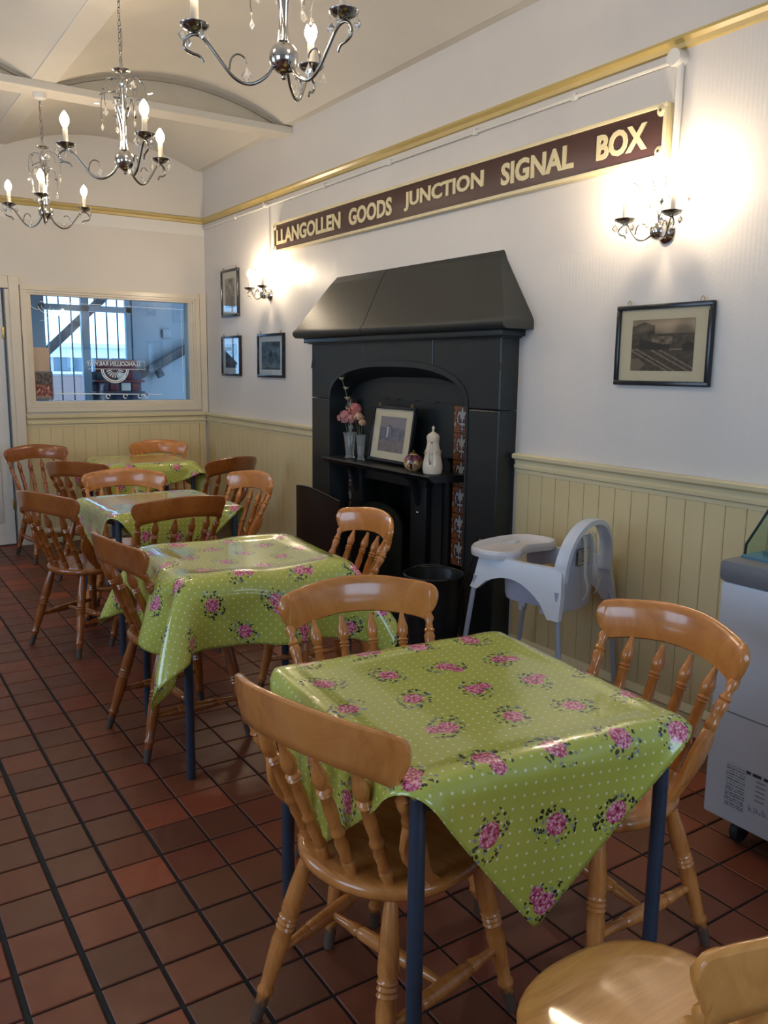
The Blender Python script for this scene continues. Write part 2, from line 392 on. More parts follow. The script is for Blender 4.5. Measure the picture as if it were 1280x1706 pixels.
# ============================================================ SETTING
floor = MB().box(XL-.15, XW+.6, YB-.15, YF+.1, -0.12, -0.005).build('floor', M['groove'], smooth=0); tag(floor, kind='structure')
# tiles: each one its own piece, wider joints near the left edge of the frame
tiles = []
NXT = int((XW-XL)/PITCH)+3; i0 = int((XL-TX0)/PITCH)-1
def tile_bm(mb, x, y, w_, d_, zt):
    b = 0.0025
    r0 = [(x, y, -0.012), (x+w_, y, -0.012), (x+w_, y+d_, -0.012), (x, y+d_, -0.012)]
    r1 = [(a, c, zt-0.002) for a, c, _ in r0]
    r2 = [(x+b, y+b, zt), (x+w_-b, y+b, zt), (x+w_-b, y+d_-b, zt), (x+b, y+d_-b, zt)]
    mb.rings([r0, r1, r2], cap0=False)
tm = {}
for wdt in (0.1440, 0.1490, 0.1525):
    mb = MB(); tile_bm(mb, -wdt/2, -0.0762, wdt, 0.1524, 0.0); tm[wdt] = mb.mesh('tile', M['tile'], 0)
cand = []
for i in range(i0, i0+NXT):
    for j in range(0, 60):
        x = TX0+(i+.5)*PITCH; y = TY0+(j+.5)*PITCH
        if not (XL < x < XW and YB < y < YF): continue
        q = Vector((x, y, -1.5)); d = q.dot(Wv)
        vis = False
        if d > 0.3:
            px = 640+1392.7*q.dot(Rv)/d; py = 853-1392.7*q.dot(Uv)/d
            vis = -70 < px < 1350 and py < 1800
        cand.append((0 if vis else 1, q.length, i, j, x, y))
cand.sort()
rest = MB(); cnt = 0
for vis, dist, i, j, x, y in cand:
    wdt = 0.1440 if i <= 3 else (0.1490 if i <= 5 else 0.1525)
    xo = x+(PITCH-wdt)/2-0.004 if i <= 5 else x
    z = (random.random()-.5)*0.0012
    if cnt < 300 and vis == 0 and x+.07 < XW:
        o = inst('tile', tm[wdt], floor, (xo+random.uniform(-.0007, .0007), y+random.uniform(-.0007, .0007), z)); cnt += 1
        o.rotation_euler = (random.uniform(-.003, .003), random.uniform(-.003, .003), 0)
    else: tile_bm(rest, xo-wdt/2, y-.0762, min(wdt, XW-xo+wdt/2), .1524, z)
tag(rest.build('tile', M['tile'], floor, 0), kind='stuff')

# walls
def struct(mb, name, mat, parent=None, smooth=0):
    o = mb.build(name, mat, parent, smooth)
    if parent is None: o['kind'] = 'structure'
    return o
# fireplace wall (right), with an alcove behind the fireplace opening
wr = MB()
wr.box(XW, XW+.4, YB, 3.40, 0, 3.6); wr.box(XW, XW+.4, 5.00, YF+.1, 0, 3.6); wr.box(XW, XW+.4, 3.40, 5.00, 1.60, 3.6)
wr.box(XW+.36, XW+.4, 3.40, 5.00, 0, 1.6)
wall_right = struct(wr, 'wall_right', M['wall'])
# far wall with the window opening, door to its left
GX0, GX1, GZ0, GZ1 = 1.415, 2.755, 1.20, 2.066
wf = MB(); wf.box(1.28, GX0, YF, YF+.12, 0, 3.6); wf.box(GX1, XW, YF, YF+.12, 0, 3.6)
wf.box(GX0, GX1, YF, YF+.12, 0, GZ0); wf.box(GX0, GX1, YF, YF+.12, GZ1, 3.6)
wf.box(XL, .40, YF, YF+.12, 0, 3.6); wf.box(.40, 1.28, YF, YF+.12, 2.12, 3.6)
wall_back = struct(wf, 'wall_back', M['plaster'])
# left wall and the wall behind the camera, with window openings
def wall_holes(name, axis, c, th, a0, a1, holes, mat, H=3.6):
    mb = MB()
    def bx(p, q, z0, z1):
        if axis == 'x': mb.box(c-th, c, p, q, z0, z1)
        else: mb.box(p, q, c-th, c, z0, z1)
    p = a0
    for (q0, q1, z0, z1) in holes: bx(p, q0, 0, H); bx(q0, q1, 0, z0); bx(q0, q1, z1, H); p = q1
    bx(p, a1, 0, H); return struct(mb, name, mat)
wall_holes('wall_left', 'x', XL, .14, YB, YF+.1, [(.1, 2.1, .95, 2.6), (3.6, 5.6, .95, 2.6)], M['plaster'])
wall_holes('wall_front', 'y', YB, .14, XL-.14, XW+.4, [(.1, 2.3, .95, 2.6)], M['plaster'])
def sash(name, axis, c, a0, a1, z0, z1):
    mb = MB(); t = .05
    def bx(p, q, s0, s1, d=.05):
        if axis == 'x': mb.box(c-.09, c-.09+d, p, q, s0, s1)
        else: mb.box(p, q, c-.09, c-.09+d, s0, s1)
    bx(a0, a1, z0, z0+t); bx(a0, a1, z1-t, z1); bx(a0, a0+t, z0, z1); bx(a1-t, a1, z0, z1)
    m_ = (a0+a1)/2; bx(m_-.02, m_+.02, z0, z1, .04); zz = z0+(z1-z0)*.62; bx(a0, a1, zz-.02, zz+.02, .045)
    o = struct(mb, name, M['white_paint']); return o
sash('window_2', 'x', XL, .1, 2.1, .95, 2.6); sash('window_3', 'x', XL, 3.6, 5.6, .95, 2.6); sash('window_4', 'y', YB, .1, 2.3, .95, 2.6)

# ceiling: shallow brick vaults between beams
def vault(mb, x0, x1, y0, y1, rise, n=20):
    rs = []
    w_ = (x1-x0)/2; R = (w_*w_+rise*rise)/(2*rise); xc = (x0+x1)/2
    a = [(x0+(x1-x0)*i/n) for i in range(n+1)]
    zf = lambda x: ZC+math.sqrt(R*R-(x-xc)**2)-(R-rise)
    low = [(x, zf(x)) for x in a]; top = [(x1, ZC+.34), (x0, ZC+.34)]
    poly = low+top
    mb.rings([[(x, y0, z) for x, z in poly], [(x, y1, z) for x, z in poly]])
    return zf
ceil = MB()
bays = [(1.31, 2.855), (-.50, 1.165), (-2.36, -.64)]
for a, b in bays: vault(ceil, a, b, YB, 5.72, .165); vault(ceil, a, b, 5.84, YF, .165)
ceil.box(XL-.1, XW+.3, YB-.1, YF+.1, ZC+.34, ZC+.4)
ceiling = struct(ceil, 'ceiling', M['ceil'], smooth=20)
tb = MB(); tb.box(2.855, XW, YB, YF, ZC+.004, ZC+.30); struct(tb, 'trim_1', M['ceil'])
for k, (a, b) in enumerate(((1.165, 1.31), (-.64, -.50))):
    t_ = MB().cbox(a, b, YB, YF, ZC-.006, ZC+.33, .006); struct(t_, 'trim_%d' % (2+k), M['ceil'])
t_ = MB().cbox(XL, XW, 5.69, 5.87, 3.150, 3.198, .006); struct(t_, 'trim_4', M['ceil'])
for k, (a, b) in enumerate(bays[:2]):      # infill above the cross beam, plus a taupe strip painted as the arch's shadow
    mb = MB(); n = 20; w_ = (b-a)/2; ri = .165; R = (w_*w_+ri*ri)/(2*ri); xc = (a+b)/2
    zf = lambda x, d=0: ZC+math.sqrt(R*R-(x-xc)**2)-(R-ri)-d
    lo = [(a+(b-a)*i/n) for i in range(n+1)]
    poly = [(x, zf(x)+.02) for x in lo]+[(b, ZC-.01), (a, ZC-.01)]
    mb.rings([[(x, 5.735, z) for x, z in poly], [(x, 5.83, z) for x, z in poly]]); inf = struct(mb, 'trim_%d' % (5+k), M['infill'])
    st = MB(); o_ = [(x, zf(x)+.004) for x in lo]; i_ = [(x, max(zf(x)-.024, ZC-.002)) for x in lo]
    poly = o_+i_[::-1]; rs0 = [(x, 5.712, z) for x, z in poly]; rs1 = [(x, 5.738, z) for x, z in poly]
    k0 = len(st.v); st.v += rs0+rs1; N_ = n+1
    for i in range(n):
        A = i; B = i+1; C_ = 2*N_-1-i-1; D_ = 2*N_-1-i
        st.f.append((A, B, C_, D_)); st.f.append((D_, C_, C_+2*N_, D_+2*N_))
    st.build('arch_shadow_strip', M['taupe'], inf, 0)

# picture rail (ochre) on both walls
def moulding(mb, prof, p0, p1, out):
    # prof: (outward, z) closed polygon ; along p0->p1
    p0 = Vector(p0); p1 = Vector(p1); o = Vector(out)
    mb.rings([[p0+o*a+Vector((0, 0, z)) for a, z in prof], [p1+o*a+Vector((0, 0, z)) for a, z in prof]])
rail_prof = [(0, 0), (.012, .004), (.018, .022), (.034, .034), (.034, .046), (.012, .054), (0, .058)]
mb = MB(); moulding(mb, rail_prof, (XW, YB, 2.752), (XW, YF, 2.752), (-1, 0, 0)); struct(mb, 'trim_7', M['ochre'])
mb = MB(); moulding(mb, rail_prof, (XL, YF, 2.752), (XW, YF, 2.752), (0, -1, 0)); struct(mb, 'trim_8', M['ochre'])
mb = MB().box(XL, XW, YF-.006, YF, 2.650, 2.752); struct(mb, 'trim_9', M['white_paint'])
# dado, boards, skirting
dado_prof = [(0, 0), (.014, .002), (.016, .020), (.026, .026), (.028, .040), (.020, .048), (.022, .066), (.044, .078), (.046, .094), (.036, .100), (0, .100)]
skirt_prof = [(0, 0), (.022, 0), (.022, .085), (.028, .095), (.020, .112), (.012, .125), (0, .130)]
def wainscot(name, p0, p1, out, pitch=.0935):
    p0 = Vector(p0); p1 = Vector(p1); d = (p1-p0); L = d.length; dn = d.normalized(); o = Vector(out)
    mb = MB(); moulding(mb, [(0, .1), (.006, .1), (.006, 1.0), (0, 1.0)], p0, p1, out); root = struct(mb, name, M['board'])
    n = max(1, int(L/pitch)); bw = pitch-.0028
    b = MB(); prof = [(-bw/2, .003), (-bw/2, .0085), (-bw/2+.003, .0105), (bw/2-.003, .0105), (bw/2, .0085), (bw/2, .003)]
    b.rings([[dn*a+o*e+Vector((0, 0, .11)) for a, e in prof], [dn*a+o*e+Vector((0, 0, 1.0)) for a, e in prof]])
    me = b.mesh('board', M['board'], 0)
    for i in range(n): inst('board', me, root, p0+dn*((i+.5)*pitch))
    if L-n*pitch > .01:
        r = MB(); r.box(0, 1, 0, 1, 0, 1); a0 = p0+dn*(n*pitch); a1 = p1
        q = MB(); moulding(q, [(0.003, .11), (.013, .11), (.013, 1.0), (.003, 1.0)], a0, a1, out); q.build('board', M['board'], root, 0)
    dd = MB(); moulding(dd, dado_prof, p0+Vector((0, 0, .985)), p1+Vector((0, 0, .985)), out); dd.build('dado_rail', M['cream'], root, 30)
    sk = MB(); moulding(sk, skirt_prof, p0, p1, out); sk.build('skirting', M['cream'], root, 30)
    return root
wainscot('trim_10', (XW, 3.19, 0), (XW, YB, 0), (-1, 0, 0))
wainscot('trim_11', (XW, YF-.02, 0), (XW, 5.21, 0), (-1, 0, 0))
wainscot('trim_12', (1.335, YF, 0), (XW-.03, YF, 0), (0, -1, 0))

# window_1 : internal window in the far wall
win = MB()
def frame_ring(mb, x0, x1, z0, z1, wd, y0, y1):
    mb.cbox(x0, x1, y0, y1, z0, z0+wd, .003); mb.cbox(x0, x1, y0, y1, z1-wd, z1, .003)
    mb.cbox(x0, x0+wd, y0, y1, z0+wd, z1-wd, .003); mb.cbox(x1-wd, x1, y0, y1, z0+wd, z1-wd, .003)
frame_ring(win, 1.340, 2.850, 1.110, 2.136, .040, YF-.030, YF+.002)
frame_ring(win, 1.378, 2.812, 1.150, 2.098, .022, YF-.022, YF+.002)
frame_ring(win, 1.398, 2.790, 1.172, 2.082, .022, YF-.012, YF+.06)
win.cbox(2.855, 2.915, YF-.022, YF, 1.086, 2.15, .003)
window_1 = struct(win, 'window_1', M['frame_paint'])
MB().box(1.335, 2.895, YF-.012, YF, 1.086, 1.112).build('apron', M['frame_paint'], window_1, 0)
pane = MB().box(GX0, GX1, YF+.030, YF+.036, GZ0, GZ1).build('pane', M['pane'], window_1, 0)
# white engraving on the glass, reads from the other side
ge = frame_axes((0, 0, 0), (-1, 0, 0), (0, 0, 1))
def gm(x, z): return frame_axes((x, YF+.029, z), (-1, 0, 0), (0, 0, 1))
text_mesh('LLANGOLLEN RAILWAY', 'engraved_lettering', M['engrave'], window_1, gm(2.08, 1.516), .46, .038, .001, .01)
lg = MB()
def flat_arc(mb, cx, cz, r0, r1, a0, a1, y=YF+.028, n=20):
    rs = [[(cx+r*math.cos(a), y, cz+r*math.sin(a)) for a in [a0+(a1-a0)*i/n for i in range(n+1)]] for r in (r0, r1)]
    k = len(mb.v); mb.v += rs[0]+rs[1]
    for i in range(n): mb.f.append((k+i, k+i+1, k+n+2+i, k+n+1+i))
flat_arc(lg, 2.087, 1.470, .112, .120, PI, 2*PI); flat_arc(lg, 2.087, 1.470, .096, .106, PI, 2*PI)
for k in range(9):
    a = PI+PI*(k+.8)/9.6; c_, s_ = math.cos(a), math.sin(a)
    p0 = Vector((2.087+.03*c_, YF+.028, 1.470+.03*s_)); p1 = Vector((2.087+.075*c_, YF+.028, 1.470+.075*s_)); t = Vector((-s_, 0, c_))
    lg.add([p0-t*.002, p0+t*.002, p1+t*.005, p1-t*.005], [(0, 1, 2, 3)])
def bar(x0, z0, x1, z1, t=.004):
    p0 = Vector((x0, YF+.028, z0)); p1 = Vector((x1, YF+.028, z1)); d = (p1-p0).normalized(); q = Vector((-d.z, 0, d.x))*t/2
    lg.add([p0-q, p0+q, p1+q, p1-q], [(0, 1, 2, 3)])
bar(1.58, 1.262, 2.50, 1.250, .008); bar(1.86, 1.470, 2.35, 1.470, .004); bar(1.86, 1.54, 2.35, 1.54, .003); bar(2.35, 1.47, 2.35, 1.54, .003)
bar(1.50, 2.012, 2.72, 2.005, .004); bar(2.70, 2.005, 2.70, 1.26, .003)
for cx, cz, r, a0, a1 in ((1.545, 1.985, .035, PI, 2*PI), (1.545, 1.985, .06, PI*1.05, PI*1.9), (1.49, 1.95, .09, PI*1.5, PI*2), (1.475, 2.0, .05, PI, PI*1.6)):
    flat_arc(lg, cx, cz, r, r+.004, a0, a1)
for k, (x, hgt) in enumerate(((2.02, .030), (2.17, .034), (2.30, .032), (2.36, .026))):
    flat_arc(lg, x, 1.235, .013, .021, 0, PI*1.7)
lg.build('engraved_emblem', M['engrave'], window_1, 0)
# items fixed on the pane
def gp(x, z): return frame_axes((x, YF+.020, z), (1, 0, 0), (0, 0, 1))
card = MB().cbox(1.420, 1.548, YF+.012, YF+.028, 1.432, 1.640, .002).build('blank_card', M['paper']); tag(card, 'plain beige card stuck low on the left of the internal window', 'card')
post = empty('poster_holder', (1.492, YF+.02, 1.33), 0, 'small framed leaflet with dark photos under the blank card on window', 'poster')
fm = MB(); 
for (a, b, c, d) in ((-.073, .073, -.116, -.106), (-.073, .073, .106, .116), (-.073, -.063, -.106, .106), (.063, .073, -.106, .106)): fm.cbox(a, b, -.012, .004, c, d, .001)
fm.build('frame', M['freezer_rim'], post, 0)
def pf(u, v):
    n1 = ns(u*7, v*9, 1, 3)
    if v > .52: return (.04+.16*n1**2, .035+.13*n1**2, .03+.12*n1**2)
    if v < .09: return (.5, .4, .35) if int(u*22) % 2 else (.06, .02, .015)
    return (.10+.5*n1**2, .03+.33*n1**3, .02+.28*n1**3)
grid_print('leaflet', .126, .212, 22, 34, pf, post, frame_axes((0, -.004, 0), (1, 0, 0), (0, 0, 1)))

# door at far left
dr = MB(); dr.cbox(.42, 1.205, YF+.02, YF+.06, .012, 2.09, .003)
door = struct(dr, 'door_1', M['white_paint'])
for (z0, z1) in ((.2, .95), (1.1, 1.95)):
    for (x0, x1) in ((.50, .78), (.85, 1.12)): MB().cbox(x0, x1, YF+.010, YF+.025, z0, z1, .008).build('panel', M['white_paint'], door)
MB().lathe([(0, .012), (.03, .012), (.035, .026), (.06, .028), (.07, .015)], (.50, YF+.018, 1.02), (.50, YF-.9, 1.02)) if False else None
kn = MB(); kn.lathe([(0, .02), (.15, .010), (.45, .010), (.55, .026), (.9, .026), (1, .012)], (.49, YF+.02, 1.03), (.49, YF-.045, 1.03)); kn.build('knob', M['brass'], door)
for z in (.35, 1.75): MB().cbox(1.196, 1.214, YF+.004, YF+.022, z-.045, z+.045, .002).build('hinge', M['brass'], door)
fr = MB(); fr.cbox(1.222, 1.279, YF-.030, YF+.08, 0, 2.095, .006); fr.cbox(1.252, 1.330, YF-.040, YF, 0, 2.20, .008); fr.cbox(.34, .41, YF-.04, YF+.08, 0, 2.20, .006); fr.cbox(.34, 1.2515, YF-.038, YF-.001, 2.098, 2.20, .006)
struct(fr, 'trim_13', M['frame_paint'])

# ------------------------------------------------ passage beyond the window
PY = 9.0
pw = MB(); pw.box(.4, 1.79, PY, PY+.15, 0, 2.7); pw.box(2.72, 4.0, PY, PY+.15, 0, 2.7); pw.box(1.79, 2.72, PY, PY+.15, 0, 1.05); pw.box(1.79, 2.72, PY, PY+.15, 2.24, 2.7)
pw.box(.3, .4, YF+.12, PY+.15, 0, 2.7); pw.box(3.9, 4.0, YF+.12, PY+.15, 0, 2.7)
struct(pw, 'wall_passage', M['passage'])
struct(MB().box(.3, 4.0, YF+.12, PY+.15, 2.7, 2.8), 'ceiling_passage', M['passage'])
struct(MB().box(.3, 4.0, YF+.1, PY+.15, -.1, 0), 'floor_passage', M['brickred'])
pwin = MB()
for (a, b, c, d) in ((1.79, 1.85, 1.05, 2.24), (2.66, 2.72, 1.05, 2.24), (1.79, 2.72, 2.19, 2.24), (1.79, 2.72, 1.05, 1.10), (2.205, 2.285, 1.05, 2.24), (1.79, 2.72, 2.045, 2.105)): pwin.cbox(a, b, PY+.02, PY+.09, c, d, .004)
wp = struct(pwin, 'window_5', M['passage'])
MB().box(1.80, 2.71, PY+.05, PY+.056, 1.06, 2.23).build('pane', M['pane'], wp, 0)
for x in (1.90, 2.01, 2.13, 2.37, 2.49, 2.60):
    mb = MB(); mb.tube([(x, PY+.13, 1.0), (x, PY+.13, 2.24)], .008, 6); mb.build('bar', M['dark_rail'], wp)
# handrail on the passage wall
hr = empty('handrail', (2.85, 8.93, 1.45), 0, 'black sloping handrail on blue-white wall seen through the internal window', 'handrail')
d = Vector((3.35-2.42, 0, 1.735-1.225)); 
rot = frame_axes((2.885-2.85, -.03, 1.48-1.45), d, (-.48, 0, .88))
MB().cbox(-.55, .55, -.045, .045, -.02, .02, .006, rot).build('rail', M['dark_rail'], hr)
MB().cbox(.0, .075, -.125, -.04, -.012, .03, .004, rot).build('bracket', M['dark_rail'], hr)
MB().cbox(-.42, -.36, -.115, -.04, -.012, .03, .004, rot).build('bracket', M['dark_rail'], hr)
db = empty('diagonal_brace', (2.12, 9.35, 1.0), 0, 'dark diagonal beam crossing outside the barred passage window', 'beam')
rot = frame_axes((0, 0, .83), (.72, 0, .69), (-.69, 0, .72)); MB().cbox(-.46, .62, -.045, .045, -.02, .02, .004, rot).build('beam', M['dark_rail'], db)
MB().cbox(-.33, -.25, -.04, .04, -1.1, .55, .004).build('post', M['dark_rail'], db)
sb = MB(); sb.cbox(3.03, 3.12, PY-.045, PY, 1.80, 1.89, .006); sbo = sb.build('switch_box', M['passage']); tag(sbo, 'small pale switch box above the handrail in the passage', 'switch')
for a in (3.055, 3.095): MB().cbox(a-.008, a+.008, PY-.052, PY-.044, 1.835, 1.855, .002).build('switch', M['white_paint'], sbo)
# dark display stand
ds = empty('display_stand', (2.39, 8.5, 0), 0, 'navy and dark red display stand in front of the passage window', 'stand')
MB().cbox(-.24, .24, -.02, .02, 0, 1.44, .004).build('back_board', M['stand_blue'], ds)
MB().cbox(-.24, .24, -.14, -.02, 1.22, 1.25, .003).build('shelf', M['stand_blue'], ds); MB().cbox(-.24, .24, -.14, -.02, 1.34, 1.36, .003).build('shelf', M['stand_red'], ds)
MB().cbox(-.20, .20, -.02, .02, 1.44, 1.56, .004).build('header_board', M['stand_red'], ds)
bx_ = [(-.20, .09, M['stand_blue']), (-.09, .08, M['stand_red']), (.02, .09, M['facade']), (.12, .08, M['stand_red'])]
for k, (x, ww, mm) in enumerate(bx_): MB().cbox(x, x+ww, -.10, -.08, 1.255, 1.335, .002).build('leaflet', mm, ds)
for k, (x, ww, mm) in enumerate(bx_[::-1]): MB().cbox(-.2+x*.9+.17, -.2+x*.9+.17+ww*.8, -.10, -.08, 1.365, 1.43, .002).build('leaflet', mm, ds)
# street beyond
struct(MB().box(-8, 14, PY+.16, 26, -.25, -.12), 'ground', M['facade'])
fb = empty('facade_building', (5, 14, 0), 0, 'pale building with a row of dark windows seen through both windows', 'building')
MB().box(-5, 6, 0, 2, -.2, 1.33).build('lower_wall', M['brickred'], fb, 0)
f = MB(); f.box(-5, 6, .06, 2, 1.33, 1.62); f.box(-5, 6, 0, 2, 1.62, 1.78); f.box(-5, 6, -.03, 2, 1.36, 1.40); f.build('window_band', M['facade'], fb, 0)
for k in range(34):
    x = -4.72+k*.30; MB().cbox(x, x+.25, .03, .07, 1.405, 1.615, .004).build('window', M['darkglass'], fb)
MB().box(-5.1, 6.1, -.12, 2, 1.78, 1.84).build('eaves', M['white_paint'], fb, 0)

# ============================================================ FIREPLACE
SURL = 'large black-painted stone fireplace with hipped hood and arched opening'
fp = empty('fireplace', (XW, 4.2, 0), 0, SURL, 'fireplace')
ox = Vector((XW, 4.2, 0))
def FP(mb, name, mat, parent=None, smooth=35):
    mb.v = [tuple(Vector(v)-ox) for v in mb.v]; return mb.build(name, mat, parent or fp, smooth)
XF = 2.80
y0, y1 = 3.215, 5.185; oy0, oy1 = 3.46, 4.94; sp = 1.30; ap = 1.545
def arch(n=24, off=0.0, sp_=sp, ap_=ap):
    a0, a1 = oy0-off, oy1+off; pts = []
    for i in range(n+1):
        t = PI*i/n; c = math.cos(t); s = math.sin(t)
        pts.append(((a0+a1)/2-(a1-a0)/2*(abs(c)**0.80)*(1 if c >= 0 else -1), sp_+(ap_+off-sp_)*(s**0.80)))
    return pts
# face: built of two jamb blocks left/right and lintel stones with joints
def stone(poly, name, xf=XF, xb=XW):
    mb = MB(); m = Matrix(((0, 0, 1, 0), (1, 0, 0, 0), (0, 1, 0, 0), (0, 0, 0, 1)))   # (a,b,c)->(c,a,b)
    k = poly; bm = bmesh.new()
    vs = [bm.verts.new((xf, a, b)) for a, b in k]; fc = bm.faces.new(vs)
    r = bmesh.ops.extrude_face_region(bm, geom=[fc]); 
    for e in r['geom']:
        if isinstance(e, bmesh.types.BMVert): e.co.x = xb
    bmesh.ops.recalc_face_normals(bm, faces=bm.faces)
    ed = [e for e in bm.edges if abs(e.verts[0].co.x-xf) < 1e-5 and abs(e.verts[1].co.x-xf) < 1e-5]
    bmesh.ops.bevel(bm, geom=ed, offset=.006, segments=2, affect='EDGES', profile=.5)
    bm.verts.index_update(); mb.add([v.co for v in bm.verts], [[v.index for v in f.verts] for f in bm.faces]); bm.free()
    return FP(mb, name, M['hearth_black'], smooth=0)
A = arch()
half = len(A)//2
zt = 1.668
stone([(y0, 0), (oy0, 0), (oy0, sp-.002), (y0, sp-.002)], 'stone')
stone([(oy1, 0), (y1, 0), (y1, sp-.002), (oy1, sp-.002)], 'stone')
jl, jr = 4.50, 3.78
L1 = [p for p in A if p[0] <= jr]; L2 = [p for p in A if jr < p[0] < jl]; L3 = [p for p in A if p[0] >= jl]
def az(y):
    for (a, b), (c, d_) in zip(A, A[1:]):
        if a <= y <= c: return b+(d_-b)*(y-a)/(c-a)
stone([(y0, sp+.002)]+L1+[(jr-.002, az(jr)), (jr-.002, zt), (y0, zt)], 'stone')
stone([(jr+.002, az(jr))]+L2+[(jl-.002, az(jl)), (jl-.002, zt), (jr+.002, zt)], 'stone')
stone([(jl+.002, az(jl))]+L3+[(y1, sp+.002), (y1, zt), (jl+.002, zt)], 'stone')
# concave arch moulding inside the opening edge
mb = MB(); rs = []
for (a, b) in [(oy0, .0), (oy0, .6)]+A+[(oy1, .6), (oy1, .0)]:
    c_ = Vector((0, 4.2, .9)); dr_ = Vector((0, a-4.2, b-.9)); dn = dr_.normalized()
    if b <= sp: dn = Vector((0, 1 if a > 4.2 else -1, 0))
    P = Vector((0, a, b)); w_ = 1+1.6*max(0, min(1, (b-sp)/.2)); prof = [(-.004, 0.004), (-.006, -.012*w_), (.02, -.018*w_), (.05, -.022*w_), (.09, -.034*w_), (.14, -.036*w_), (.14, .004)]
    rs.append([P+Vector((XF+u, 0, 0))+dn*v_ for u, v_ in prof])
mb.rings(rs); FP(mb, 'arch_moulding', M['hearth_black'])
# chamfer stops on the corners
for yy, sgn in ((y0+.02, 1), (y1-.02, -1)):
    mb = MB(); mb.rings([[(XF-.002, yy-.028, 1.50), (XF-.002, yy+.028, 1.50), (XF+.02, yy+.02, 1.50), (XF+.02, yy-.02, 1.50)],
                         [(XF-.002, yy-.01, 1.56), (XF-.002, yy+.01, 1.56), (XF+.02, yy+.01, 1.56), (XF+.02, yy-.01, 1.56)], [(XF, yy-.001, 1.61), (XF, yy+.001, 1.61), (XF+.02, yy+.001, 1.61), (XF+.02, yy-.001, 1.61)]]); FP(mb, 'chamfer_stop', M['hearth_black'])
# cornice mouldings under the hood
for (xa, e, z0_, z1_) in ((XF-.020, .020, 1.660, 1.672), (XF-.040, .045, 1.668, 1.700), (XF-.028, .028, 1.696, 1.716)):
    mb = MB(); mb.cbox(xa, XW, y0-e, y1+e, z0_, z1_, .006); FP(mb, 'cornice', M['hearth_black'])
# hood: hipped slab in two stones
def hood(ya, yb, hip_a, hip_b, name):
    zb, z2, zt_ = 1.712, 1.742, 2.104
    hy0, hy1, ty0, ty1 = 3.115, 5.325, 3.352, 5.045; XH = 2.725
    mb = MB()
    a_b = hy0 if hip_a else ya; a_t = ty0 if hip_a else ya
    b_b = hy1 if hip_b else yb; b_t = ty1 if hip_b else yb-.0
    fa = lambda t: a_b+(a_t-a_b)*t
    fb_ = lambda t: b_b+(b_t-b_b)*t
    rings_ = []
    for (xo, z, t) in ((XH+.045, zb-.012, -.0), (XH+.018, zb-.010, 0), (XH+.002, zb+.002, 0), (XH-.006, zb+.018, 0), (XH-.002, zb+.034, .01), (XH+.016, z2+.022, .05), (XW-.04, zt_-.05, .9), (XW-.012, zt_-.014, .97), (XW, zt_, 1.0)):
        ia = .03 if (xo > XH+.03 and z < zb) and hip_a else 0; ib = .03 if (xo > XH+.03 and z < zb) and hip_b else 0
        ya_ = fa(max(t, 0))+ia; yb_ = fb_(max(t, 0))-ib
        rings_.append([(XW, ya_, z), (xo, ya_+(.006 if hip_a else 0), z), (xo, yb_-(.006 if hip_b else 0), z), (XW, yb_, z)])
    mb.rings(rings_); return FP(mb, name, M['hood_stone'], smooth=50)
hood(3.115, 4.420, True, False, 'hood_stone'); hood(4.426, 5.325, False, True, 'hood_stone')
# inner grate surround inside the recess
XI = 2.94
mb = MB(); mb.box(XI, XI+.02, oy0-.05, oy1+.05, 1.0, 1.6); FP(mb, 'back_stone', M['hearth_black'])
mb = MB(); random.seed(3)
pts = [(3.62+i*.065, 1.315+random.uniform(-.008, .008)) for i in range(15)]
mb.rings([[(XI-.012, a, 1.42), (XI-.012, a, b), (XI+.005, a, b), (XI+.005, a, 1.42)] for a, b in pts]); FP(mb, 'rough_plaster', M['hearth_black'])
mb = MB(); mb.box(XI-.008, XI+.02, 3.60, 3.742, 1.305, 1.45); FP(mb, 'back_stone', M['hearth_black'])
# tiled cheeks with fleur-de-lis tiles, colours darkened for the shade in the recess
def fleur(u, v):
    x = (u-.5)*2; y = v*1.0
    def inside(px, py):
        ax = abs(px)
        if ax < .16*max(0, math.sin(min(max((py-.38)/.62, 0), 1)*PI))**.7 and .38 < py < .98: return True
        if ax < .07 and .05 < py < .45: return True
        if .30 < py < .37 and ax < .34: return True
        r = math.hypot(ax-.38, py-.56)
        if .12 < r < .26 and (py > .52 or ax > .42) and ax < .64: return True
        if ax < .22 and .12 < py < .17: return True
        return False
    if inside(x*1.0, y): return (.30, .30, .27)
    for dx, dy in ((.09, 0), (-.09, 0), (0, .045), (0, -.045), (.06, .03), (-.06, -.03)):
        if inside(x+dx, y+dy): return (.006, .010, .040)
    n1 = ns(u*8, v*8, 1, 5.0); n2 = ns(u*30, v*30, 1, 9)
    if abs(x) > .75 and ns(u*3, v*5, 1, 2) > .62: return (.27, .24, .17)
    if n2 < .36: return (.10, .03, .012)
    return (.25, .075, .022) if n1 > .42 else (.15, .055, .025)
tile_me = None
for (ya, yb) in ((3.60, 3.742), (4.815, 4.940)):
    for k in range(6):
        z = 1.302-(k+1)*.152
        mb = MB(); mb.box(XI-.008, XI, ya, yb, z+.002, z+.150)
        to = FP(mb, 'tile', M['iron'], smooth=0)
        to['label'] = 'orange tile with white fleur-de-lis'
        m = frame_axes((XI-.0092-XW, (ya+yb)/2-4.2, z+.076), (0, -1, 0), (0, 0, 1))
        grid_print('glazed_face', abs(yb-ya), .148, 36, 38, fleur, to, m, M['glazed'])
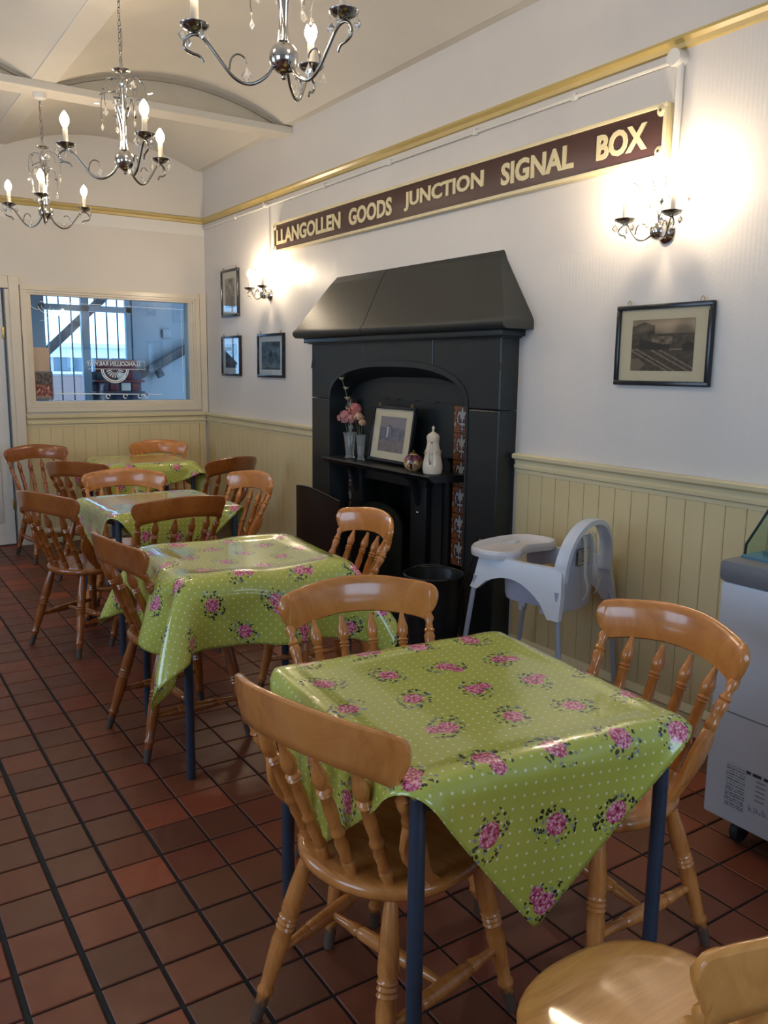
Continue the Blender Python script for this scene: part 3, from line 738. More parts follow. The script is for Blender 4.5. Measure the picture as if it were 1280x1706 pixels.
# cast iron insert
mb = MB(); mb.box(XI-.03, XI+.02, 3.745, 3.80, 0, .98); mb.box(XI-.03, XI+.02, 4.755, 4.812, 0, 1.30); mb.box(XI-.004, XI+.02, 3.80, 4.755, .93, 1.0); FP(mb, 'iron_surround', M['iron'])
for (ya, yb) in ((3.90, 4.06), (4.62, 4.75)):
    mb = MB(); mb.cbox(2.86, XI+.02, ya, yb, .03, .88, .01); mb.cbox(2.85, XI, ya-.012, yb+.012, .82, .885, .006); mb.cbox(2.85, XI, ya-.012, yb+.012, .03, .14, .006); FP(mb, 'pilaster', M['iron'])
mb = MB(); mb.box(2.88, XI+.02, 4.06, 4.62, .80, .885); FP(mb, 'lintel', M['iron'])
mb = MB(); mb.box(2.90, XI+.02, 3.80, 3.90, 0.03, .90); mb.box(XI+.30, XI+.32, 3.8, 4.8, 0, 1.0); mb.box(XI, XI+.3, 3.95, 4.0, 0, .9); mb.box(XI, XI+.3, 4.68, 4.73, 0, .9); FP(mb, 'firebox', M['soot'])
kb = MB(); kb.ball((2.852, 3.97, .665), .011); FP(kb, 'knob', M['chrome'])
# moulded iron shelf
mb = MB()
prof = [(2.94, .926), (2.690, .926), (2.684, .918), (2.692, .908), (2.700, .904), (2.706, .894), (2.722, .889), (2.94, .884)]
mb.rings([[(x, 3.595+(0.0 if x > 2.9 else (.05 if x < 2.72 else .03)), z) for x, z in prof], [(x, 3.595+(0.0 if x > 2.9 else (.05 if x < 2.72 else .03)) + .02, z) for x, z in prof], [(x, 4.845, z) for x, z in prof]])
FP(mb, 'shelf', M['iron'])
for yy in (3.98, 4.68):
    mb = MB(); mb.rings([[(2.86, yy-.02, .70), (2.86, yy+.02, .70), (2.90, yy+.02, .70), (2.90, yy-.02, .70)], [(2.80, yy-.02, .86), (2.80, yy+.02, .86), (2.90, yy+.02, .86), (2.90, yy-.02, .86)], [(2.74, yy-.02, .89), (2.74, yy+.02, .89), (2.90, yy+.02, .89), (2.90, yy-.02, .89)]]); FP(mb, 'bracket', M['iron'])
# arched blower plate standing in the grate
mb = MB(); n = 16
poly = [(4.11, .06)]+[(4.11+.0, .45)]+[(4.365-.255*math.cos(PI*i/n), .47+.20*(math.sin(PI*i/n)**.55)) for i in range(n+1)]+[(4.62, .06)]
mb.rings([[(2.835, a, b) for a, b in poly], [(2.850, a, b) for a, b in poly]])
FP(mb, 'cover_plate', plain('green_black_plate', (.016, .019, .013), .42, .3, 10, .2, 60, metal=.3))
mb = MB(); mb.tube(bez([(2.833, 4.34, .62), (2.815, 4.34, .632), (2.815, 4.40, .632), (2.833, 4.40, .62)], 4), .004, 6); FP(mb, 'plate_handle', M['iron'])
# raised hearth with black tiles
hs = MB(); hs.box(2.36, XF, 3.12, 5.28, 0, .022)
hearth = FP(hs, 'hearth', M['soot'], smooth=0)
k_ = MB(); k_.cbox(0, .146, 0, .146, .0, .012, .002); km = k_.mesh('hearth_tile', M['iron'], 0)
for a in range(3):
    for b in range(14): inst('hearth_tile', km, hearth, (2.362+a*.146-XW, 3.125+b*.153-4.2, .020)).scale = (.95, 1, 1)

# things on and by the fireplace -----------------------------------------
SZ = .927
# flower vases
def vase(name, loc, h, r, lab):
    v = empty(name, loc, 0, lab, 'vase')
    mb = MB(); N = 20; rs = []
    pf_ = [(0, .75), (.02, .8), (.06, .62), (.12, .60), (.35, .70), (.6, .78), (.85, .86), (.96, 1.0), (1.0, 1.02), (.985, .93), (.85, .76), (.5, .66), (.14, .45)]
    for t, q in pf_: rs.append([(r*q*(1+.06*(j % 2))*math.cos(2*PI*j/N), r*q*(1+.06*(j % 2))*math.sin(2*PI*j/N), h*t) for j in range(N)])
    mb.rings(rs); mb.build('glass_body', M['cut_glass'], v, 0)
    wv = MB(); wv.lathe([(.16*h, r*.4), (.5*h, r*.6), (.55*h, r*.62)], (0, 0, 0), n=12); wv.build('water', M['crystal'], v)
    return v
v1 = vase('glass_vase', (2.80, 4.665, SZ), .165, .044, 'wider cut-glass vase at the left end of the iron shelf')
v2 = vase('glass_vase', (2.79, 4.515, SZ), .160, .032, 'slim cut-glass vase just left of the shelf picture frame')
stem_m = plain('dull_green_stem', (.12, .16, .07), .6); rose_m = plain('dusty_pink_petal', (.50, .22, .22), .7, .25, 80); rose2_m = plain('coral_pink_petal', (.62, .19, .17), .65, .25, 80)
peach_m = plain('peach_petal', (.62, .38, .24), .7, .2, 80); white_m = plain('cream_petal', (.62, .60, .42), .6, .15, 60)
def rose(loc, r, mat, name, lab, group, stem_to):
    f_ = empty(name, loc, 0, lab, 'flower', group)
    mb = MB(); random.seed(int(loc[2]*1000))
    mb.ball((0, 0, 0), r*.5, r*.5, r*.5, 8, 6)
    for k in range(22):
        a = k*2.399; e = .2+.8*(k/22); tilt = 1.35-(k/22)*1.95
        cx = Vector((math.cos(a)*math.cos(tilt), math.sin(a)*math.cos(tilt), math.sin(tilt)))
        c = cx*r*(.42+.4*e)*random.uniform(.8, 1.15); t1 = Vector((-math.sin(a), math.cos(a), 0)); t2 = cx.cross(t1)
        s_ = r*.48*random.uniform(.8, 1.2)
        P = []
        for (u, v_) in ((-.7, -.6), (0, -.8), (.7, -.6), (.95, .2), (.5, .8), (0, .92), (-.5, .8), (-.95, .2)):
            P.append(c+t1*u*s_+t2*v_*s_+cx*(.62*s_*(u*u+v_*v_)-.1*s_))
        P2 = [p-cx*.0015 for p in P]; mb.rings([P2, P])
    mb.build('bloom', mat, f_, 60)
    st = MB(); d_ = Vector(stem_to)-Vector(loc); st.tube(bez([(0, 0, -r*.5), d_*.5+Vector((0, .004, 0)), d_], 5), .002, 5); st.build('stem', stem_m, f_)
    return f_
G = 'artificial flowers in the shelf vases'
rose((2.775, 4.685, 1.190), .046, rose_m, 'rose', 'large dusty pink bloom, lowest left in the shelf vase', G, (2.80, 4.665, .97))
rose((2.775, 4.600, 1.185), .036, rose_m, 'rose', 'dusty pink bloom beside the peach one over the vases', G, (2.80, 4.66, .97))
rose((2.79, 4.590, 1.245), .040, rose2_m, 'rose', 'bright coral bloom, highest of the roses on the shelf', G, (2.795, 4.52, .99))
rose((2.785, 4.535, 1.200), .030, peach_m, 'rose', 'small peach bloom at right of the bouquet', G, (2.79, 4.515, .99))
rose((2.79, 4.505, 1.165), .024, peach_m, 'rose', 'tiny peach bloom drooping over the slim vase', G, (2.79, 4.515, .99))
sp_ = empty('blossom_spray', (2.80, 4.67, .97), 0, 'tall spray of four cream blossoms rising from the left vase', 'flower', None)
mb = MB(); stem = bez([(0, 0, 0), (0, .02, .18), (0, .03, .33), (0, .10, .46)], 6); mb.tube(stem, .0025, 5); mb.build('stem', stem_m, sp_)
for (dy, dz, r) in ((.108, .455, .023), (.052, .395, .023), (.032, .330, .025), (.025, .265, .022)):
    mb = MB()
    for k in range(5):
        a = k*2*PI/5; 
        P0 = Vector((0, dy, dz)); dirv = Vector((math.cos(a)*.75, math.sin(a)*.75, .65)).normalized(); t = Vector((-math.sin(a), math.cos(a), 0)); nn = dirv.cross(t)
        P = [P0+dirv*r*u+t*r*v_ for u, v_ in ((0, -.1), (.4, -.42), (.85, -.40), (1.1, -.12), (1.1, .12), (.85, .40), (.4, .42), (0, .1))]
        mb.rings([P, [p+nn*.0015 for p in P]])
    mb.build('blossom', white_m, sp_, 60)
for k in range(5):
    mb = MB(); z = .18+k*.03; s = 1 if k % 2 else -1; P = [Vector((0, .02+s*u*.035, z+v_*.02)) for u, v_ in ((0, 0), (.4, .8), (1, 1.4), (.7, .4))]
    mb.rings([P, [p+Vector((.0015, 0, 0)) for p in P]]); mb.build('leaf', stem_m, sp_)

# framed pictures
def picture(name, loc, wid, hei, mr, lab, cat, fn, right=(0, -1, 0), up=(0, 0, 1), mat_w=.045, fw=.02, mat_col=(.62, .54, .38), hooks=True, px=(56, 44), group=None, print_wh=None, tilt=None):
    root = empty(name, loc, 0, lab, cat, group)
    m = frame_axes((0, 0, 0), right, up)
    f_ = MB(); W2, H2 = wid/2, hei/2
    for (a, b, c, d_) in ((-W2, W2, H2-fw, H2), (-W2, W2, -H2, -H2+fw), (-W2, -W2+fw, -H2+fw, H2-fw), (W2-fw, W2, -H2+fw, H2-fw)): f_.cbox(a, b, c, d_, 0, .022, .0035, m)
    f_.box(-W2+.002, W2-.002, -H2+.002, H2-.002, 0, .006, m)
    f_.build('frame', M['frame_black'], root)
    mm = MB(); pw_, ph_ = print_wh or (wid-2*fw-2*mat_w, hei-2*fw-2*mat_w)
    mm.box(-W2+fw, W2-fw, -H2+fw, H2-fw, .006, .010, m); mm.build('mount', plain('mount_card', mat_col, .8, .03, 10), root, 0)
    grid_print('print', pw_, ph_, px[0], px[1], fn, root, m @ Matrix.Translation((0, 0, .0115)))
    gl = MB(); gl.box(-W2+fw, W2-fw, -H2+fw, H2-fw, .014, .016, m); gl.build('glass', M['pic_glass'], root, 0)
    if hooks:
        for s in (-.38, .38):
            h_ = MB(); h_.tube([m @ Vector(p) for p in ((s*wid-.008, H2, .012), (s*wid-.008, H2+.012, .012), (s*wid, H2+.020, .010), (s*wid+.008, H2+.012, .012), (s*wid+.008, H2, .012))], .0022, 6)
            h_.build('hanger', M['brass'], root)
    return root
def train(u, v):
    n1 = ns(u*4, v*4, 1, 1); n2 = ns(u*16, v*16, 1, 4)
    g = .30+.25*n1
    if v > .72: g = .32+.35*ns(u*3, v*5, 1, 7)-(.3 if u < .38 and v < .95-.4*abs(u-.2) else 0)
    elif v > .42: g = .10+.12*n2+(.30*ns(u*9, v*14, 1, 3) if .34 < u < .66 and .52 < v < .66 else 0)
    if .12 < u < .62 and .34 < v < .62 and (v-.62)+.25*(u-.12) < .0: g = .03+.05*n2
    if v < .40:
        g = .10+.10*n2
        for k in (0, .12, .34, .48):
            if abs((u-k)-(.40-v)*1.5) < .018: g = .45
        if u < .25 and v < .25 and u < .25-abs(v-.12): g = .32
    if u > .80 and .38 < v < .55 and math.hypot((u-.92)*1, (v-.45)) < .10: g = .02
    g = max(.01, g)**1.7
    return (g*1.05, g*.76, g*.50)
def sepia(seed, top=(.35, .29, .22), bot=(.06, .08, .12)):
    def f_(u, v):
        n1 = ns(u*5, v*5, 1, seed)*.6+ns(u*18, v*18, 1, seed+3)*.4
        k = (n1*1.4-.2); return tuple(max(.004, (a*v+b*(1-v))*k*1.3) for a, b in zip(top, bot))
    return f_
def street(u, v):
    n1 = ns(u*9, v*9, 1, 11)
    if v > .72-.25*abs(u-.55) and u > .0: 
        if v > .8-.5*n1*.5: return (.20, .17, .20)
    if v < .32: return (.13+.06*n1, .10+.05*n1, .11+.05*n1)
    if abs(u-.32) < .02 and .4 < v < .72: return (.5, .65, .8)
    return (.05+.10*n1, .06+.09*n1, .09+.12*n1)
picture('framed_photograph', (XW-.002, 2.331, 1.612), .482, .336, None, 'black-framed sepia steam train photograph under the right wall light', 'picture', train, print_wh=(.315, .212), fw=.020, px=(80, 54))
picture('framed_photograph', (XW-.002, 6.838, 2.118), .360, .392, None, 'tall black-framed picture beside far wall light, uppermost of three', 'picture', sepia(2), print_wh=(.20, .245), fw=.02, mat_col=(.58, .54, .46), px=(24, 36))
picture('framed_photograph', (XW-.002, 6.835, 1.594), .400, .337, None, 'black-framed bluish picture nearest the room corner, lower of the pair', 'picture', sepia(8, (.16, .20, .26), (.05, .08, .13)), print_wh=(.245, .200), fw=.02, mat_col=(.50, .55, .60), px=(24, 26))
picture('framed_photograph', (XW-.002, 6.058, 1.592), .465, .340, None, 'black-framed picture close to the fireplace hood, below the far wall light', 'picture', sepia(13, (.12, .20, .28), (.04, .09, .14)), print_wh=(.33, .215), fw=.02, mat_col=(.50, .55, .60), px=(30, 26))
lean = math.radians(9)
up_ = Vector((math.sin(lean), .02, math.cos(lean)))
picture('framed_photograph', (2.848, 4.235, SZ+.178), .455, .340, None, 'black-framed street view leaning on the fireplace shelf', 'picture', street, up=up_, print_wh=(.275, .215), fw=.018, px=(44, 34))

# coffee pot (white china) and painted ginger jar
pot = empty('coffee_pot', (2.765, 3.715, SZ), 0, 'tall ivory china coffee pot at the right end of shelf', 'coffee pot')
mb = MB(); mb.lathe([(0, .046), (.005, .052), (.03, .057), (.06, .055), (.10, .046), (.118, .0435), (.128, .0435), (.138, .040), (.165, .034), (.185, .034), (.20, .037), (.207, .036)], n=24); mb.build('body', M['porcelain'], pot)
mb = MB(); mb.lathe([(.205, .036), (.210, .037), (.222, .028), (.232, .012), (.236, .006), (.246, .006), (.256, .0085), (.266, .004)], n=20); mb.build('lid', M['porcelain'], pot)
hd = Vector((-.78, -.62, 0))
mb = MB(); mb.tube(bez([hd*.033+Vector((0, 0, .180)), hd*.070+Vector((0, 0, .178)), hd*.085+Vector((0, 0, .14)), hd*.078+Vector((0, 0, .085)), hd*.052+Vector((0, 0, .060))], 6), .0065, 8); mb.build('handle', M['porcelain'], pot)
mb = MB(); mb.tube(bez([-hd*.045+Vector((0, 0, .08)), -hd*.07+Vector((0, 0, .13)), -hd*.085+Vector((0, 0, .18)), -hd*.10+Vector((0, 0, .195))], 6), .013, 10, .007); mb.build('spout', M['porcelain'], pot)
mb = MB()
for k in range(10):
    a = k*2*PI/10+.2; c = Vector((math.cos(a), math.sin(a), 0)); t = Vector((-c.y, c.x, 0)); p = c*.0475+Vector((0, 0, .118+.006*math.sin(k*3)))
    for q in range(3):
        pp = p+t*(q-1)*.009+Vector((0, 0, (q % 2)*.008)); mb.ball(pp, .0028, .0028, .003, 6, 4)
mb.build('gilt_sprigs', plain('gilt_flowers', (.42, .30, .12), .4), pot)
jar = empty('ginger_jar', (2.755, 3.885, SZ), 0, 'round cream jar painted with dark swags beside the coffee pot', 'jar')
vs = []; prof = [(0, .030), (.006, .036), (.02, .049), (.045, .057), (.068, .054), (.086, .040), (.095, .024), (.100, .016)]
mb = MB(); N = 40; rs = []; pz = []
for i in range(36):
    z = .100*i/35
    for (a, ra), (b, rb) in zip(prof, prof[1:]):
        if a <= z <= b+1e-6: r = ra+(rb-ra)*(z-a)/(b-a)
    rs.append([(r*math.cos(2*PI*j/N), r*math.sin(2*PI*j/N), z) for j in range(N)])
mb.rings(rs); jo = mb.build('body', M['enamel'], jar, 60)
at = jo.data.color_attributes.new('Col', 'FLOAT_COLOR', 'POINT')
for i, v in enumerate(jo.data.vertices):
    a = math.atan2(v.co.y, v.co.x); z = v.co.z; c = (.52, .38, .17)
    ph = (a*4/PI) % 1.0
    if z > .070-.022*abs(ph-.5)*2 and z < .094: c = (.30, .07, .05) if ns(a*6, z*160, 1, 3) > .5 else (.05, .02, .10)
    if z < .05 and ns(a*5, z*90, 1, 6) > .66: c = (.22, .05, .04)
    if abs(((a+2.45+PI) % (2*PI))-PI) < .10 and .012 < z < .092: c = (.008, .008, .012)
    at.data[i].color = (*c, 1)
mb = MB(); mb.lathe([(.098, .017), (.102, .020), (.106, .014), (.110, .005), (.116, .006), (.120, .003)], n=14); mb.build('lid', M['brass'], jar)

# curved fire screen at left of the hearth
fs_ = empty('fire_screen', (2.60, 4.72, 0), 0, 'dark curved metal fire screen standing left of the fireplace', 'fire screen')
mb = MB(); n = 12; P = []
for i in range(n+1):
    t = i/n; ang = (t-.5)*1.3
    P.append((-.17*math.cos(ang*1.1)+.12, .29-.58*t, .715+.035*math.sin(PI*t)-.03*t))
mb.rings([[(x, y, .02), (x-.008, y, .02), (x-.008, y, z), (x, y, z)] for x, y, z in P]); mb.build('panel', M['leather'], fs_, 40)
mb = MB(); mb.tube([(x-.004, y, z) for x, y, z in P], .006, 6); mb.build('top_edge', M['iron'], fs_)
for i in (1, n-1): mb = MB(); mb.cbox(P[i][0]-.05, P[i][0]+.03, P[i][1]-.01, P[i][1]+.01, 0, .022, .003); mb.build('foot', M['iron'], fs_)
# coal bucket with bail handle, poker standing in it
bk = empty('coal_bucket', (2.56, 3.41, .036), 0, 'black iron coal bucket on the dark hearth', 'bucket')
mb = MB(); mb.lathe([(0, .105), (.005, .115), (.10, .135), (.28, .150), (.40, .158), (.412, .163), (.418, .158), (.40, .150), (.10, .125), (.03, .10)], n=28); mb.build('body', M['iron'], bk)
mb = MB(); mb.tube([(.158*math.cos(a), .158*math.sin(a), .412) for a in [2*PI*i/28 for i in range(28)]], .005, 6, closed=True); mb.build('rim', M['iron'], bk)
mb = MB(); mb.tube([(-.03+.10*math.sin(PI*i/14), .158*math.cos(PI*i/14), .412+.030*math.sin(PI*i/14)) for i in range(15)], .004, 6); mb.build('bail_handle', M['iron'], bk)
pk = empty('poker', (2.60, 3.30, .16), 0, 'thin black poker leaning out of the coal bucket', 'poker')
mb = MB(); mb.tube([(-.03, .03, 0), (.07, -.10, .44)], .006, 7); mb.build('rod', M['iron'], pk)
mb = MB(); mb.lathe([(0, .006), (.2, .010), (.8, .010), (1, .004)], (.07, -.10, .44), (.083, -.116, .50), 10); mb.build('grip', M['dull_chrome'], pk)

# ============================================================ SIGN
sg = empty('name_board', (XW, 4.15, 2.46), 0, 'long maroon and cream signal box name board high on the wall', 'sign')
b_ = MB(); yA, yB = 5.94, 2.36; zA, zB = 2.352, 2.564
def S_(mb, name, mat, smooth=35): mb.v = [tuple(Vector(v)-Vector((XW, 4.15, 2.46))) for v in mb.v]; return mb.build(name, mat, sg, smooth)
b_.cbox(2.890, XW, yB, yA, zA, zB, .003); S_(b_, 'backing_board', M['sign_cream'])
b_ = MB(); 
for (a, b, c, d_) in ((yB, yA, zB-.017, zB), (yB, yA, zA, zA+.017), (yB, yB+.017, zA+.017, zB-.017), (yA-.017, yA, zA+.017, zB-.017)): b_.cbox(2.880, 2.892, a, b, c, d_, .002)
S_(b_, 'border', M['sign_cream'])
b_ = MB(); b_.cbox(2.885, 2.893, yB+.017, yA-.017, zA+.017, zB-.017, .001); S_(b_, 'panel', M['maroon'])
for (a, c) in ((yB+.028, zA+.028), (yB+.028, zB-.028), (yA-.028, zA+.028), (yA-.028, zB-.028)):
    b_ = MB(); b_.lathe([(0, .024), (.6, .022), (1, .012)], (2.888, a, c), (2.876, a, c), 16); S_(b_, 'corner_boss', M['sign_cream'])
    b_ = MB(); b_.lathe([(0, .007), (1, .006)], (2.877, a, c), (2.872, a, c), 8); S_(b_, 'bolt', M['dull_chrome'])
for txt, ya, yb in (('LLANGOLLEN', 5.884, 4.939), ('GOODS', 4.832, 4.334), ('JUNCTION', 4.204, 3.491), ('SIGNAL', 3.354, 2.864), ('BOX', 2.726, 2.454)):
    m = frame_axes((2.886-XW, (ya+yb)/2-4.15, 2.457-2.46), (0, -1, 0), (0, 0, 1))
    lt = text_mesh(txt, 'lettering', M['sign_cream'], sg, m, ya-yb, .106, .006, .034)
# conduit pipes
cp = empty('cable_conduit', (XW, 2.33, 2.60), 0, 'white painted cable conduit running below the ochre picture rail', 'conduit')
def C_(mb, name, mat=None): mb.v = [tuple(Vector(v)-Vector((XW, 2.33, 2.60))) for v in mb.v]; return mb.build(name, mat or M['white_paint'], cp)
c_ = MB(); c_.tube([(XW-.012, 2.335, 2.716), (XW-.012, YF-.02, 2.716)], .009, 8); C_(c_, 'horizontal_pipe')
c_ = MB(); c_.tube([(XW-.016, 2.325, 2.70), (XW-.016, 2.325, 2.16)], .014, 10); C_(c_, 'vertical_pipe')
c_ = MB(); c_.tube([(XW-.010, 6.075, 2.71), (XW-.010, 6.075, 2.10)], .008, 8); C_(c_, 'vertical_pipe')
for (y, r) in ((2.335, .032), (6.08, .018)):
    c_ = MB(); c_.lathe([(0, r), (.7, r), (.75, r*1.05), (1, r*.98)], (XW, y, 2.718), (XW-.055, y, 2.718), 20); C_(c_, 'junction_box')
for y in (2.9, 3.6, 4.4, 5.2, 6.7):
    c_ = MB(); c_.cbox(XW-.024, XW, y-.012, y+.012, 2.700, 2.732, .004); C_(c_, 'clip')

# ============================================================ LIGHTS
def bulb_me(mat):
    mb = MB(); mb.lathe([(0, .009), (.006, .013), (.020, .0195), (.032, .021), (.045, .0175), (.058, .010), (.066, .004), (.069, .001)], n=10); return mb.mesh('bulb', mat, 60)
bulb1 = bulb_me(M['bulb']); bulb2 = bulb_me(M['bulb2'])
pan_mb = MB(); pan_mb.lathe([(-.016, .006), (-.012, .018), (-.004, .034), (.004, .042), (.007, .043), (.004, .038), (-.004, .026), (-.006, .004)], n=20); pan_me = pan_mb.mesh('drip_pan', M['dull_chrome'], 40)
can_mb = MB(); can_mb.lathe([(-.006, .0125), (.0, .0125), (.072, .0115), (.078, .0085)], n=12); can_me = can_mb.mesh('candle_tube', M['candle'], 40)
def leaf_drop(h=.034, w_=.014):
    mb = MB(); r0 = [(w_*math.cos(k*PI/3), w_*.45*math.sin(k*PI/3), -h*.55) for k in range(6)]
    mb.add([(0, 0, 0)]+r0+[(0, 0, -h)], [(0, 1+k, 1+(k+1) % 6) for k in range(6)]+[(7, 1+(k+1) % 6, 1+k) for k in range(6)])
    mb.tube([(0, 0, 0), (0, 0, .012)], .0012, 4); mb.ball((0, 0, .014), .004, seg=6, rg=4); return mb.mesh('crystal', M['crystal'], 0)
cry = leaf_drop(); cryl = leaf_drop(.045, .018)
arm_pts = [(.030, -.022), (.060, -.062), (.105, -.084), (.150, -.070), (.195, -.020), (.232, .024), (.262, .036), (.288, .022), (.292, -.004), (.272, -.016), (.250, -.022), (.238, -.038)]
am = MB(); am.tube(bez([(a, 0, z) for a, z in arm_pts], 5), .0058, 8, .004); arm_me = am.mesh('arm', M['dull_chrome'], 60)
cu = MB(); cu.tube(bez([(.165, 0, -.055), (.158, 0, -.02), (.140, 0, -.004), (.120, 0, -.010), (.112, 0, -.024)], 5), .003, 6); curl_me = cu.mesh('curl', M['dull_chrome'], 60)
def vine(seedv, h0, h1, spread):
    random.seed(seedv); a = random.uniform(0, 6.28)
    P = [(0.010*math.cos(a), .010*math.sin(a), .05), (.018*math.cos(a), .018*math.sin(a), h0), (spread*.6*math.cos(a+.5), spread*.6*math.sin(a+.5), h1), (spread*math.cos(a+.8), spread*math.sin(a+.8), h1-.02), (spread*1.08*math.cos(a+.9), spread*1.08*math.sin(a+.9), h1-.09)]
    return P
def leaf_add(mb, p, d, s):
    d = Vector(d).normalized(); t = d.cross(Vector((0, 0, 1)));
    if t.length < .1: t = Vector((1, 0, 0))
    t.normalize(); n = d.cross(t); P = [p, p+d*s*.4+t*s*.28, p+d*s+n*s*.12, p+d*s*.4-t*s*.28]
    mb.rings([P, [q+n*.0012 for q in P]])
def chandelier(loc, a0, label, chain_top):
    r = empty('chandelier', loc, math.radians(a0), label, 'chandelier', 'chrome candle chandeliers along the ceiling beam')
    mb = MB(); mb.ball((0, 0, 0), .045, seg=24, rg=16); mb.build('ball', M['chrome'], r, 60)
    mb = MB(); mb.lathe([(-.062, .003), (-.058, .008), (-.050, .006), (-.044, .014)], n=12); mb.build('finial', M['chrome'], r)
    mb = MB(); mb.tube([(0, 0, .04), (0, 0, .39)], .004, 8); mb.lathe([(.05, .010), (.12, .008), (.20, .013), (.22, .020), (.235, .012), (.30, .007), (.33, .014), (.345, .006), (.375, .006)], n=12); mb.build('stem', M['chrome'], r)
    mb = MB(); mb.lathe([(.376, .006), (.380, .030), (.388, .040), (.392, .038), (.388, .014), (.405, .010), (.420, .006)], n=20); mb.build('top_cup', M['chrome'], r)
    for k in range(5):
        a = 2*PI*k/5; c, s = math.cos(a), math.sin(a); mb = MB()
        mb.tube(bez([(.014*c, .014*s, .045), (.009*c, .009*s, .10), (.016*c, .016*s, .17), (.035*c, .035*s, .23)], 5), .006, 6, .003); mb.build('flute', M['chrome'], r, 60)
    for k in range(7):
        a = 2*PI*k/7+.3; hi = .21+.045*(k % 3); spd = .075+.02*(k % 2); c, s = math.cos(a), math.sin(a); c2, s2 = math.cos(a+.6), math.sin(a+.6)
        mb = MB(); pts = bez([(.010*c, .010*s, .16), (.022*c, .022*s, hi), (.55*spd*c, .55*spd*s, hi+.055), (spd*c2, spd*s2, hi+.035), (1.15*spd*c2, 1.15*spd*s2, hi-.035), (1.1*spd*c2, 1.1*spd*s2, hi-.075)], 5)
        mb.tube(pts, .0022, 5)
        for q in (6, 10, 14, 18): leaf_add(mb, pts[q], (c*(-1 if q % 4 else 1)+.2, s, .3-.2*(q % 3)), .034)
        mb.build('vine', M['chrome'], r, 60)
        inst('crystal', cry, r, pts[-1]-Vector((0, 0, .014)), (0, 0, a)); 
        if k % 2: inst('crystal', cryl, r, pts[11]-Vector((0, 0, .012)), (0, .2, a+1))
    for k in range(4):
        a = 2*PI*k/4+.9; c, s = math.cos(a), math.sin(a); mb = MB()
        mb.tube([(.035*c+.035*c*math.cos(t), .035*s+.035*s*math.cos(t), .315+.04*math.sin(t)) for t in [PI-1.25*PI*i/14 for i in range(15)]], .0018, 5); mb.build('wire_loop', M['chrome'], r, 60)
    for k in range(3):
        a = 2*PI*k/3; c, s = math.cos(a), math.sin(a)
        ar = inst('arm', arm_me, r, (0, 0, 0), (0, 0, a)); inst('curl', curl_me, ar)
        pn = inst('drip_pan', pan_me, r, (.262*c, .262*s, .056))
        inst('candle_tube', can_me, r, (.262*c, .262*s, .060)); inst('bulb', bulb1, r, (.262*c, .262*s, .136))
        for q in range(4):
            b = a+.4+q*PI/2; inst('crystal', cry, pn, (.041*math.cos(b), .041*math.sin(b), -.014), (0, 0, b))
        inst('crystal', cryl, r, (.113*c, .113*s, -.038), (0, 0, a))
    mb = MB(); H = chain_top-loc[2]; z = .415; k = 0
    while z < H-.02:
        mx = .004*math.sin(z*9); ax = (1, 0) if k % 2 else (0, 1)
        mb.tube([(mx+ax[0]*.0065*math.cos(t), ax[1]*.0065*math.cos(t), z+.014+.016*math.sin(t)) for t in [2*PI*i/10 for i in range(10)]], .0019, 5, closed=True)
        z += .026; k += 1
    mb.tube([(.002+.006*math.sin(t*7), .006*math.cos(t*7), .41+(H-.43)*t) for t in [i/40 for i in range(41)]], .0016, 5)
    mb.build('chain', M['dull_chrome'], r, 60)
    mb = MB(); mb.lathe([(H-.04, .012), (H-.03, .036), (H-.004, .042), (H, .042)], n=20); mb.build('ceiling_rose', M['white_paint'], r)
    return r
# arm angles: camera right axis is (cos yaw, -sin yaw) -> world angle -33.4
chandelier((1.23, 2.451, 2.423), -76.6, 'chrome chandelier nearest the camera, cut off by the frame top', ZC-.006)
chandelier((1.23, 4.092, 2.439), 33.0, 'chrome chandelier in the middle of the row', ZC-.006)
chandelier((1.23, 5.79, 2.448), 13.5, 'chrome chandelier farthest away, hanging from the beam crossing', 3.150)

